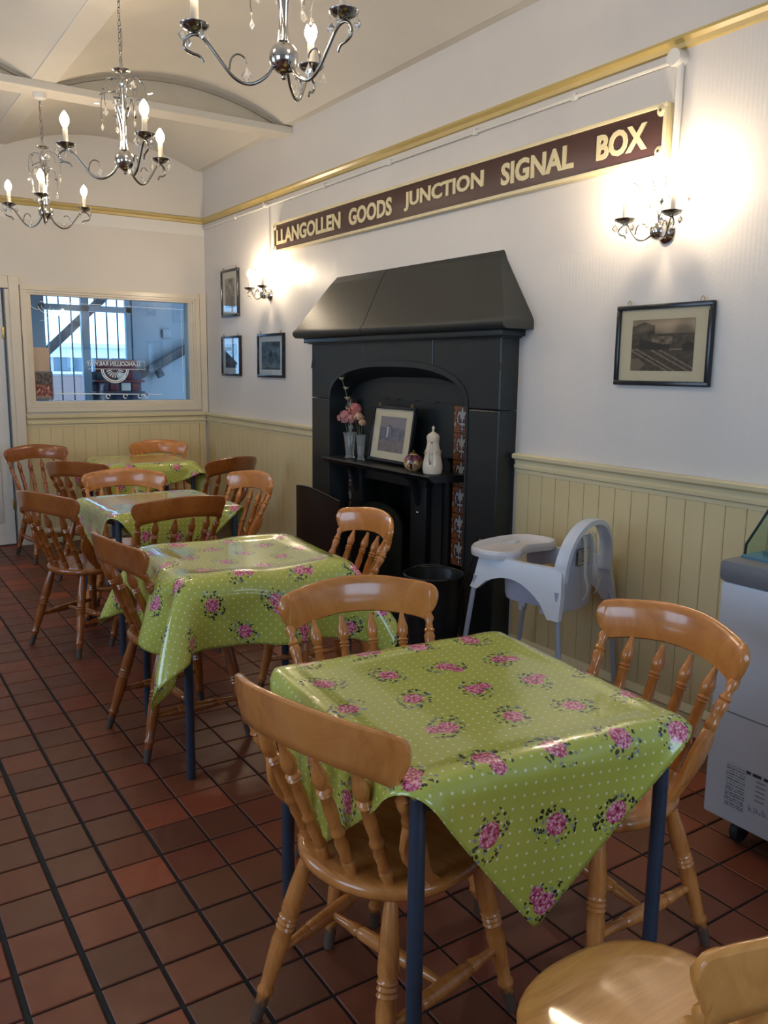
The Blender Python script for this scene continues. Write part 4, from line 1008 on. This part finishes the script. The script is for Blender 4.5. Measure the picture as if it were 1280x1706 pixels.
def sconce(loc, label):
    r = empty('wall_light', loc, 0, label, 'wall light', 'two-arm chrome wall lights')
    mb = MB(); mb.lathe([(0, .045), (.25, .045), (.6, .034), (1, .012)], (0, 0, 0), (-.03, 0, 0), 20); mb.build('backplate', M['chrome'], r)
    mb = MB(); mb.ball((-.055, 0, 0), .036, seg=20, rg=12); mb.build('ball', M['chrome'], r, 60)
    for s in (1, -1):
        d = Vector((-.50, s*.86, 0)).normalized(); P = [(.02, -.01), (.05, -.030), (.080, -.030), (.105, .0), (.125, .030), (.145, .026), (.160, .008), (.150, -.008), (.135, -.012), (.128, -.024)]
        o = Vector((-.055, 0, 0)); mb = MB(); mb.tube(bez([o+d*a+Vector((0, 0, z)) for a, z in P], 5), .0042, 7, .003); ar = mb.build('arm', M['dull_chrome'], r, 60)
        mb = MB(); mb.tube(bez([o+d*a+Vector((0, 0, z)) for a, z in ((.092, -.01), (.085, .02), (.068, .032), (.050, .026), (.045, .014))], 5), .003, 6); mb.build('curl', M['dull_chrome'], ar, 60)
        p = o+d*.135; pn = inst('drip_pan', pan_me, r, (p.x, p.y, .048)); inst('candle_tube', can_me, r, (p.x, p.y, .052)); inst('bulb', bulb2, r, (p.x, p.y, .128))
        for q in range(3): b = q*2.1+.5; inst('crystal', cry, pn, (.040*math.cos(b), .040*math.sin(b), -.014), (0, 0, b))
    for k in range(4):
        a = -.9+.6*k; mb = MB(); rr = .035
        cx, cz = -.06-.02*(k % 2), .18+.02*(k % 2); cyy = (k-1.5)*.05
        mb.tube(bez([(-.055, 0, .03), (-.06, cyy*.25, .09), (-.06, cyy*.9, .15), (cx, cyy*1.5, .20), (cx, cyy*1.9, .18), (cx, cyy*1.9, .14)], 6), .002, 5)
        leaf_add(mb, Vector((-.06, cyy*.4, .10)), (-.2, cyy*10, .7), .03); mb.build('vine', M['chrome'], r, 60)
        inst('crystal', cry, r, (cx, cyy*1.9, .125))
    return r
sconce((XW, 2.352, 2.065), 'chrome two-candle wall light on the right, above the train photograph')
sconce((XW, 6.07, 2.055), 'chrome two-candle wall light in the far corner beside the tall picture')

# ============================================================ CHAIRS
def railx(y): return -.292+.075*(y/.25)**2
def chair_proto(mat, lab):
    root = empty('dining_chair', (0, 0, 0), 0, lab, 'chair', None)
    # seat
    mb = MB(); N = 48
    def out(s, z, a=1.0):
        P = []
        for i in range(N):
            t = 2*PI*i/N; c, q = math.cos(t), math.sin(t); n_ = 2.5 if c > 0 else 2.15
            r = (abs(c)**n_+abs(q)**n_)**(-1/n_); x = r*c*.205; y = r*q*(.213 if c > 0 else .208)
            P.append((x*s, y*s, z))
        return P
    def dish(s, z): return [(x, y, z-(.007*(1-s)+.004*math.exp(-((abs(y)-.09)/.05)**2)*(1 if x > -.1 else .3))) for x, y, _ in out(s, z)]
    mb.rings([out(.4, .412), out(.90, .412), out(.965, .416), out(1.0, .426), out(1.0, .436), out(.975, .446), out(.92, .449), dish(.75, .449), dish(.5, .449), dish(.25, .449), dish(.06, .449)])
    mb.build('seat', mat, root, 50)
    legp = [(0, .013), (.06, .0165), (.20, .021), (.34, .0235), (.37, .0195), (.385, .0235), (.40, .0195), (.415, .0235), (.43, .0195), (.445, .0235), (.46, .020), (.52, .0225), (.68, .0195), (.79, .0155), (.81, .0195), (.825, .0205), (.84, .0155), (.92, .0150), (.975, .0135), (1, .0125)]
    L = {}
    for sx in (-1, 1):
        for sy in (-1, 1):
            p1 = Vector((-.240 if sx < 0 else .195, sy*(.198 if sx < 0 else .222), 0)); p0 = Vector((-.135 if sx < 0 else .13, sy*(.125 if sx < 0 else .15), .415))
            m_ = MB(); m_.lathe(legp, p0, p1, 14); m_.build('leg', mat, root, 50); L[sx, sy] = (p0, p1)
    mids = []
    sprof = [(0, .009), (.18, .012), (.26, .016), (.28, .0125), (.30, .0165), (.34, .0175), (.5, .019), (.66, .0175), (.70, .0165), (.72, .0125), (.74, .016), (.82, .012), (1, .009)]
    for sy in (-1, 1):
        a = L[-1, sy][0].lerp(L[-1, sy][1], .60); b = L[1, sy][0].lerp(L[1, sy][1], .60); m_ = MB(); m_.lathe(sprof, a, b, 12); m_.build('side_stretcher', mat, root, 50); mids.append(a.lerp(b, .5))
    m_ = MB(); m_.lathe(sprof, mids[0], mids[1], 12); m_.build('cross_stretcher', mat, root, 50)
    # spindles
    spp = [(0, .011), (.06, .0125), (.12, .0155), (.14, .0115), (.16, .0155), (.20, .0125), (.30, .0155), (.36, .0125), (.38, .0165), (.40, .0165), (.42, .0125), (.47, .013), (.58, .0150), (.70, .0125), (.715, .0165), (.73, .0125), (.745, .0175), (.765, .0115), (.80, .0165), (.85, .0180), (.90, .0135), (.95, .009), (1, .0065)]
    for y in (-.142, -.048, .048, .142):
        yb = y*.84; xb = -.168+.055*(abs(yb)/.12)**2*.6; m_ = MB(); m_.lathe(spp, (xb, yb, .440), (railx(y)+.004, y, .752), 12); m_.build('spindle', mat, root, 50)
    for s in (-1, 1):
        yt = s*.222; top = Vector((railx(yt), yt, .748)); bot = Vector((-.082, s*.178, .440)); m_ = MB()
        m_.lathe([(.60, .013), (.63, .0175), (.66, .0155), (.69, .0125), (.74, .0145), (.80, .0175), (.83, .013), (.85, .0175), (.87, .012), (.92, .0105), (.96, .016), (1, .010)], bot, top, 12)
        d = top-bot; ax = Vector((1, 0, 0)); rs = []
        for t, wd, kick in ((0, .020, .018), (.05, .021, .012), (.12, .019, 0), (.20, .024, -.006), (.32, .033, -.010), (.44, .034, -.008), (.54, .024, -.004), (.60, .016, 0), (.62, .010, 0)):
            c = bot+d*t+ax*kick; e = .0105
            rs.append([c+Vector((x, yy, 0)) for x, yy in ((-wd, -e*.6), (-wd*.8, -e), (wd*.8, -e), (wd, -e*.6), (wd, e*.6), (wd*.8, e), (-wd*.8, e), (-wd, e*.6))])
        m_.rings(rs); m_.build('back_post', mat, root, 45)
    # crest rail
    cols = [(-1, .812, .798), (-.993, .821, .788), (-.975, .832, .775), (-.95, .838, .762), (-.925, .841, .752), (-.915, .842, .748), (-.912, .842, .732), (-.895, .843, .725), (-.86, .846, .724), (-.825, .848, .731), (-.74, .851, .738), (-.6, .856, .745), (-.4, .863, .752), (-.2, .867, .757), (0, .868, .758)]
    cols = cols+[(-a, b, c) for a, b, c in cols[-2::-1]]
    rs = []
    for s, zt_, zb_ in cols:
        y = s*.25; x = railx(y); th = .0115; nrm = Vector((1, -2*.075*y/.0625, 0)).normalized(); P = []
        for (u, v) in ((-1, .25), (-.75, .04), (-.2, 0), (.2, 0), (.75, .04), (1, .25), (1.15, .5), (1, .75), (.75, .96), (.2, 1), (-.2, 1), (-.75, .96), (-1, .75), (-.85, .5)):
            z = zb_+(zt_-zb_)*v; P.append(Vector((x-(z-.735)*.16, y, z))+nrm*(u*th))
        rs.append(P)
    m_ = MB(); m_.rings(rs); m_.build('crest_rail', mat, root, 50)
    return root
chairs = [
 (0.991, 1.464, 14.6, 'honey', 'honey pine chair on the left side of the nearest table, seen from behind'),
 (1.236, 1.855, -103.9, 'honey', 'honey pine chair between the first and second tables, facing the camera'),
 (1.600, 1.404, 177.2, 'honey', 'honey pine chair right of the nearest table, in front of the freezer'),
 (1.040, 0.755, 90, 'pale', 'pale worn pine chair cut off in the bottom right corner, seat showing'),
 (1.118, 3.215, 5, 'shaded', 'amber pine chair on the left side of the second table'),
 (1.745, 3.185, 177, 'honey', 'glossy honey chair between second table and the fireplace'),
 (1.400, 4.262, 95.3, 'shaded', 'amber chair back-on between the second and third tables'),
 (1.100, 4.600, 24, 'shaded', 'amber pine chair on the left side of the third table, seat fully visible'),
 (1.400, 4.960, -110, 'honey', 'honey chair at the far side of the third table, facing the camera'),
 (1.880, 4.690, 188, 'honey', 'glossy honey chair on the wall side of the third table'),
 (1.545, 6.022, 39.8, 'shaded', 'amber chair at the left of the farthest table, behind the third table'),
 (1.380, 6.860, -80, 'shaded', 'amber chair standing against the far wall beside the door'),
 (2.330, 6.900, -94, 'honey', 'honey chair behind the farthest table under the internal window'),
 (2.307, 5.874, 111, 'shaded', 'dark amber chair at the near side of the farthest table, by the socket'),
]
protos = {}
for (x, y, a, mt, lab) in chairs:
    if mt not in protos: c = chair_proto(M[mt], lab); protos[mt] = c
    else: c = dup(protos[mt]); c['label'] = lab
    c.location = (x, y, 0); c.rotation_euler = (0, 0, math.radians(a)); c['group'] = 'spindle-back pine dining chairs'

# ============================================================ TABLES + CLOTHS
def table(cx, cy, s, rz, lab, h=.742):
    r = empty('dining_table', (cx, cy, 0), math.radians(rz), lab, 'table', 'square tables under floral oilcloths'); q = s/2
    MB().cbox(-q, q, -q, q, h-.022, h, .003).build('tabletop', M['ply'], r)
    fr_ = MB()
    for (a, b, c, d_) in ((-q+.03, q-.03, -q+.02, -q+.04), (-q+.03, q-.03, q-.04, q-.02), (-q+.02, -q+.04, -q+.03, q-.03), (q-.04, q-.02, -q+.03, q-.03)): fr_.box(a, b, c, d_, h-.062, h-.022)
    fr_.build('underframe', M['leg_blue'], r, 0)
    for sx in (-1, 1):
        for sy in (-1, 1):
            m_ = MB(); m_.lathe([(0, .014), (.008, .0165), (h-.024, .0165)], (sx*(q-.022), sy*(q-.022), 0), n=16); m_.build('leg', M['leg_blue'], r)
    return r
def drape(cx, cy, tab, rz_t, size, rz_c, h, off=(0, 0), steps=260, seed=1, n=48):
    # small position-based cloth solve over the table top box
    rng = np.random.default_rng(seed); g = np.linspace(-size/2, size/2, n); U, V = np.meshgrid(g, g, indexing='ij')
    a = rz_c-rz_t; X = U*math.cos(a)-V*math.sin(a)+off[0]; Y = U*math.sin(a)+V*math.cos(a)+off[1]
    P = np.stack([X, Y, np.full_like(X, h+.004)+rng.uniform(0, .001, X.shape)], -1); Q = P.copy(); L = size/(n-1); q = tab/2+.010
    def con(A, B, rest, k):
        d = B-A; ln = np.sqrt((d*d).sum(-1, keepdims=True))+1e-9; c = d*(.5*k*(ln-rest)/ln); A += c; B -= c
    def sl(i, j, di, dj, si, sj, oi, oj): pass
    g_ = np.array([0, 0, -9.8])*(1/90)**2
    for it in range(steps):
        vel = (P-Q)*.965; Q = P.copy(); P = P+vel+g_
        for sub in range(7):
            for p in (0, 1):
                m = (n-p)//2; con(P[p:p+2*m:2], P[p+1:p+2*m:2], L, 1.0); con(P[:, p:p+2*m:2], P[:, p+1:p+2*m:2], L, 1.0)
            for p in (0, 1):
                A = P[p:n-1:2, :-1]; B = P[p+1:n:2, 1:]; k = min(A.shape[0], B.shape[0])
                d = B[:k]-A[:k]; ln = np.sqrt((d*d).sum(-1, keepdims=True)); c = d*(.22*(ln-L*1.4142)/ln); A[:k] += c; B[:k] -= c
                A = P[p:n-1:2, 1:]; B = P[p+1:n:2, :-1]; k = min(A.shape[0], B.shape[0])
                d = B[:k]-A[:k]; ln = np.sqrt((d*d).sum(-1, keepdims=True)); c = d*(.22*(ln-L*1.4142)/ln); A[:k] += c; B[:k] -= c
            for st, kk in ((2, .8), (4, .45)):
                for p in range(st):
                    for ax in (0, 1):
                        PP = P if ax == 0 else P.transpose(1, 0, 2)
                        A = PP[p:n-st:2*st]; B = PP[p+st:n:2*st]; k = min(len(A), len(B))
                        if k: con(A[:k], B[:k], L*st, kk)
                        A = PP[p+st:n-st:2*st]; B = PP[p+2*st:n:2*st]; k = min(len(A), len(B))
                        if k: con(A[:k], B[:k], L*st, kk)
            ax_, ay_, z = np.abs(P[..., 0]), np.abs(P[..., 1]), P[..., 2]; zt_ = h+.009
            ins = (ax_ < q) & (ay_ < q) & (z < zt_); dz = zt_-z; dx = q-ax_; dy = q-ay_
            up = ins & (dz <= np.minimum(dx, dy)+.004); P[..., 2][up] = zt_
            sd = ins & ~up; mx = sd & (dx <= dy); my = sd & ~mx
            P[..., 0][mx] = np.sign(P[..., 0][mx])*q; P[..., 1][my] = np.sign(P[..., 1][my])*q
            P[..., 0][up] = Q[..., 0][up]*.9+P[..., 0][up]*.1; P[..., 1][up] = Q[..., 1][up]*.9+P[..., 1][up]*.1
    return P, U, V
def cloth(cx, cy, tab, rz_t, size, rz_c, lab, off=(0, 0), seed=1, h=.742, steps=260):
    P, U, V = drape(cx, cy, tab, math.radians(rz_t), size, math.radians(rz_c), h, off, steps, seed); n = P.shape[0]
    me = bpy.data.meshes.new('oilcloth'); fs = [(i*n+j, (i+1)*n+j, (i+1)*n+j+1, i*n+j+1) for i in range(n-1) for j in range(n-1)]
    me.from_pydata(P.reshape(-1, 3).tolist(), [], fs); uv = me.uv_layers.new(name='UVMap'); li = np.empty(len(me.loops), np.int32); me.loops.foreach_get('vertex_index', li)
    uvs = np.stack([U.ravel()[li]+size, V.ravel()[li]+size], -1).astype(np.float32); uv.data.foreach_set('uv', uvs.ravel())
    me.materials.append(M['cloth']); me.shade_smooth(); o = bpy.data.objects.new('tablecloth', me); COL.objects.link(o); o.location = (cx, cy, 0); o.rotation_euler = (0, 0, math.radians(rz_t))
    s_ = o.modifiers.new('sub', 'SUBSURF'); s_.levels = 1; s_.render_levels = 1
    so = o.modifiers.new('thick', 'SOLIDIFY'); so.thickness = .0012; so.offset = 1
    tag(o, lab, 'tablecloth', 'floral oilcloths'); return o
table(1.200, 1.466, .686, -4.5, 'square table nearest the camera with slate-blue tube legs')
cloth(1.200, 1.466, .70, -4.5, 1.0, 34, 'lime floral oilcloth on the nearest table, corner hanging at the front', (.01, -.01), 2)
table(1.340, 3.085, .686, -4, 'second table from the camera, beside the fireplace')
cloth(1.340, 3.085, .70, -4, 1.19, -7, 'lime floral oilcloth on the second table, long straight front drop', (-.03, -.01), 3)
table(1.49, 4.585, .686, 1, 'third table from the camera, with window glare on it')
cloth(1.49, 4.585, .70, 1, 1.0, 40, 'lime floral oilcloth on the third table, glaring white at left', (0, 0), 4)
table(2.06, 6.74, .686, 0, 'farthest table standing in the room corner')
cloth(2.06, 6.74, .70, 0, 1.06, 14, 'lime floral oilcloth on the farthest table in the corner', (0, 0), 5)

# ============================================================ HIGH CHAIR
hc = empty('high_chair', (2.60, 2.63, 0), math.radians(103), 'white plastic high chair with tray and straps beside the fireplace', 'high chair'); hc.scale = (.90, .90, .97)
# local: +x forward (tray), +y left
def side_panel(s):
    mb = MB(); y = s*.205; n = 10
    outl = [(.245, .715), (.262, .60), (.275, .565), (.235, .560)]
    outl += [(.225-.40*t, .575+.085*math.sin(PI*t)**.8-.055*t) for t in [i/n for i in range(1, n)]]
    outl += [(-.185, .500), (-.245, .500), (-.240, .60), (-.225, .70), (-.17, .715), (0, .712), (.12, .716)]
    th = .016
    A = [Vector((x, y+s*(.72-z)*.22-th, z)) for x, z in outl]; B = [Vector((x, y+s*(.72-z)*.22+th, z)) for x, z in outl]
    mb.rings([A, B]); return mb.build('side_panel', M['plastic'], hc, 50)
side_panel(1); side_panel(-1)
mb = MB(); n = 28; rs = []
for i in range(n+1):
    t = PI*i/n; y = .205*math.cos(t)*(1.0); z = .655+.245*math.sin(t)**.75; x = -.205-.03*math.sin(t)
    nrm = Vector((0, math.cos(t), math.sin(t))); wd = .036-.006*math.sin(t)
    c = Vector((x, y, z)); rs.append([c+Vector((wd, 0, 0))-nrm*.010, c+Vector((wd*.9, 0, 0))+nrm*.012, c+nrm*.016, c+Vector((-wd*.9, 0, 0))+nrm*.012, c+Vector((-wd, 0, 0))-nrm*.010, c-nrm*.012])
mb.rings(rs); mb.build('back_arch', M['plastic'], hc, 60)
mb = MB(); n = 16; rs = []
for i in range(n+1):
    z = .50+.34*i/n; w_ = .150-.02*(i/n)**2-.05*max(0, (i/n-.7)/.3)**2; x = -.185-.02*(i/n)
    rs.append([Vector((x+.03*(abs(u)**2), u*w_, z)) for u in (-1, -.6, -.2, .2, .6, 1)]+[Vector((x+.03*(abs(u)**2)-.008, u*w_, z)) for u in (1, .6, .2, -.2, -.6, -1)])
mb.rings(rs); bpn = mb.build('back_panel', M['plastic_under'], hc, 50)
def lab_fn(u, v):
    if u < .03 or u > .97 or v < .04 or v > .96: return (.05, .05, .05)
    r = int(v*14); return (.12, .11, .11) if (r % 2 and u < .25+.65*ns(r*3.3, 1, 1, 2) and ns(u*40, r*5, 1, 1) > .38) else (.52, .48, .38)
grid_print('warning_label', .105, .075, 40, 28, lab_fn, bpn, frame_axes((-.215, .02, .745), (0, -1, 0), (0, 0, 1)))
mb = MB(); rs = []
for s, z in ((.80, .505), (.97, .512), (1.0, .53), (1.03, .62), (.98, .622), (.93, .54), (.5, .53)):
    rs.append([Vector((.02+.165*s*(abs(math.cos(t))**.6)*(1 if math.cos(t) > 0 else -1), .150*s*(abs(math.sin(t))**.6)*(1 if math.sin(t) > 0 else -1), z)) for t in [2*PI*i/32+.01 for i in range(32)]])
mb.rings(rs); mb.build('seat_tub', M['plastic_under'], hc, 50)
# tray: wide rounded D, raised rim, bay towards the child
def tray_out(s, N=56):
    P = []
    for i in range(N):
        t = 2*PI*i/N; c, q = math.cos(t), math.sin(t); x = .192+.165*s*(abs(c)**.78)*(1 if c > 0 else -1); y = .262*s*(abs(q)**.80)*(1 if q > 0 else -1)
        if c < 0: x += .085*math.exp(-(y/.13)**2)*s*abs(c)**.5
        P.append((x, y))
    return P
mb = MB(); rs = [[Vector((x, y, z)) for x, y in tray_out(s)] for s, z in ((.90, .706), (.985, .709), (1.0, .724), (.995, .740), (.965, .747), (.93, .742), (.905, .726), (.88, .719), (.5, .718))]
mb.rings(rs); ty = mb.build('tray', plain('warm_white_plastic', (.62, .60, .62), .22, .02, 10), hc, 55)
mb = MB(); mb.lathe([(.717, .036), (.724, .036), (.724, .031), (.7195, .031)], (.30, -.13, 0), n=24); mb.build('cup_ring', M['plastic'], ty)
for sx in (-1, 1):
    for sy in (-1, 1):
        p0 = Vector((.252 if sx > 0 else -.215, sy*.238, .62)); p1 = Vector((.345 if sx > 0 else -.275, sy*.262, .012)); m_ = MB(); m_.tube([p0, p1], .0125, 12); lg_ = m_.build('leg', M['hc_leg'], hc)
        f_ = MB(); f_.lathe([(0, .015), (.02, .016), (.03, .014)], (p1.x, p1.y, -.010), n=12); f_.build('foot_cap', M['plastic'], lg_)
for k, (yy, x2) in enumerate(((.045, -.25), (-.035, -.262), (-.06, -.255))):
    mb = MB(); pts = bez([(-.205, yy, .845), (-.232, yy*.9, .82), (x2, yy+.01, .68), (x2-.005, yy-.01, .60+.02*k), (x2+.01, yy, .555+.02*k)], 6); w_ = .011 if k == 0 else .004
    mb.rings([[p+Vector((0, -w_, 0)), p+Vector((0, w_, 0)), p+Vector((.002, w_, 0)), p+Vector((.002, -w_, 0))] for p in pts]); mb.build('strap', M['strap'], hc)
for (x, y) in ((.09, .06), (-.02, .04)):
    mb = MB(); mb.cbox(x-.02, x+.02, y-.012, y+.012, .468, .500, .004); mb.cbox(x-.012, x+.012, y-.02, y+.02, .452, .474, .004); mb.build('buckle', M['plastic'], hc)

# ============================================================ FREEZER
fz = empty('chest_freezer', (2.29, .95, 0), 0, 'white chest freezer with grey rim against the right wall', 'freezer')
FX0, FX1, FY0, FY1 = -.02, .56, -.95, .585
MB().cbox(FX0, FX1, FY0, FY1, .095, .865, .012).build('cabinet', M['freezer'], fz)
mb = MB(); mb.cbox(FX0-.008, FX1+.008, FY0-.008, FY1+.008, .862, .935, .022); mb.build('rim', M['freezer_rim'], fz, 50)
MB().cbox(FX0+.06, FX1-.05, FY0+.05, FY1-.020, .930, .944, .004).build('lid_frame', M['teal'], fz)
for k in range(3): MB().cbox(FX0+.11+k*.14, FX0+.125+k*.14, FY0+.06, FY1-.06, .940, .955, .003).build('lid_rail', M['teal'], fz)
MB().box(FX0-.0012, FX0, FY0, FY1-.004, .455, .458).build('seam', M['freezer_rim'], fz, 0)
for (x, y) in ((.06, .50), (.48, .50), (.06, -.85), (.48, -.85)):
    mb = MB(); mb.lathe([(0, .034), (.2, .040), (.8, .040), (1, .034)], (x, y-.014, .040), (x, y+.014, .040), 18); mb.cbox(x-.03, x+.03, y-.022, y+.022, .074, .096, .004); cs = mb.build('castor', M['rubber'], fz)
    h_ = MB(); h_.lathe([(0, .012), (1, .010)], (x, y-.02, .040), (x, y+.02, .040), 10); h_.build('hub', M['dull_chrome'], cs)
def rate(u, v):
    bg_ = (.40, .42, .47)
    if .28 < u < .80 and .90 < v < .97 and int(u*60) % 9 != 3 and not .49 < u < .52: return (.02, .02, .025)
    if u < .34 and v < .95 and int(v*34) % 2 and u < .05+.25*ns(int(v*34), 2, 1, 3)+.1 and ns(u*60, int(v*34)*3, 1, 2) > .35: return (.14, .14, .17)
    if .42 < u < .56 and .38 < v < .86 and int(v*30) % 3 == 0: return (.18, .18, .20)
    if .78 < u < .92:
        tx = (u-.85)/.07; ty_ = (v-.36)/.17
        if 0 < ty_ < 1 and abs(tx) < 1-ty_: return (.60, .26, .02) if abs(tx) < .72-ty_ and ty_ > .14 and not (abs(tx) < .16 and .25 < ty_ < .6) else (.03, .02, .01)
    if .34 < u < .66 and .14 < v < .22+.05*math.sin(u*60) and ns(u*50, v*20, 1, 8) > .5: return (.15, .15, .22)
    return bg_
grid_print('rating_label', .24, .15, 90, 60, rate, fz, frame_axes((FX0-.001, .390, .222), (0, -1, 0), (0, 0, 1)))
grid_print('barcode_label', .07, .07, 24, 10, lambda u, v: (.10, .11, .15) if (int(u*24) % 3 == 0 or v < .1) else (.34, .36, .42), fz, frame_axes((FX0-.001, .21, .165), (0, -1, 0), (0, 0, 1)))
# glass screen standing on the freezer
gs = MB(); prof = [(FY1-.010, .940), (FY1-.012, .972), (FY1-.055, 1.05), (FY1-.115, 1.16), (FY1-.20, 1.32)]
gl = MB(); ya_ = FX0+.09
gl.rings([[(ya_+.004, y, z) for y, z in prof]+[(ya_+.004, FY0+.1, 1.34), (ya_+.004, FY0+.1, .945)], [(ya_+.010, y, z) for y, z in prof]+[(ya_+.010, FY0+.1, 1.34), (ya_+.010, FY0+.1, .945)]])
gsr = empty('glass_screen', (2.29, .95, 0), 0, 'clear glass screen with dark edge standing on the freezer', 'glass screen')
gl.build('glass', M['lid_glass'], gsr, 0); e_ = MB(); e_.tube([(ya_+.007, y, z) for y, z in prof], .0042, 7); e_.build('edge_strip', plain('dark_green_edge', (.012, .03, .028), .3), gsr)
# wall socket in the corner
so_ = MB(); so_.cbox(2.775, 2.905, YF-.040, YF-.012, .47, .555, .004); sk_ = so_.build('wall_socket', M['socket']); tag(sk_, 'cream double wall socket low in the far corner', 'socket')
for x in (2.805, 2.875):
    MB().cbox(x-.010, x+.010, YF-.045, YF-.039, .527, .545, .001).build('switch', M['white_paint'], sk_)
    h_ = MB(); h_.box(x-.003, x+.003, YF-.0412, YF-.0398, .505, .517); h_.box(x-.012, x-.006, YF-.0412, YF-.0398, .490, .496); h_.box(x+.006, x+.012, YF-.0412, YF-.0398, .490, .496); h_.build('holes', M['rubber'], sk_, 0)
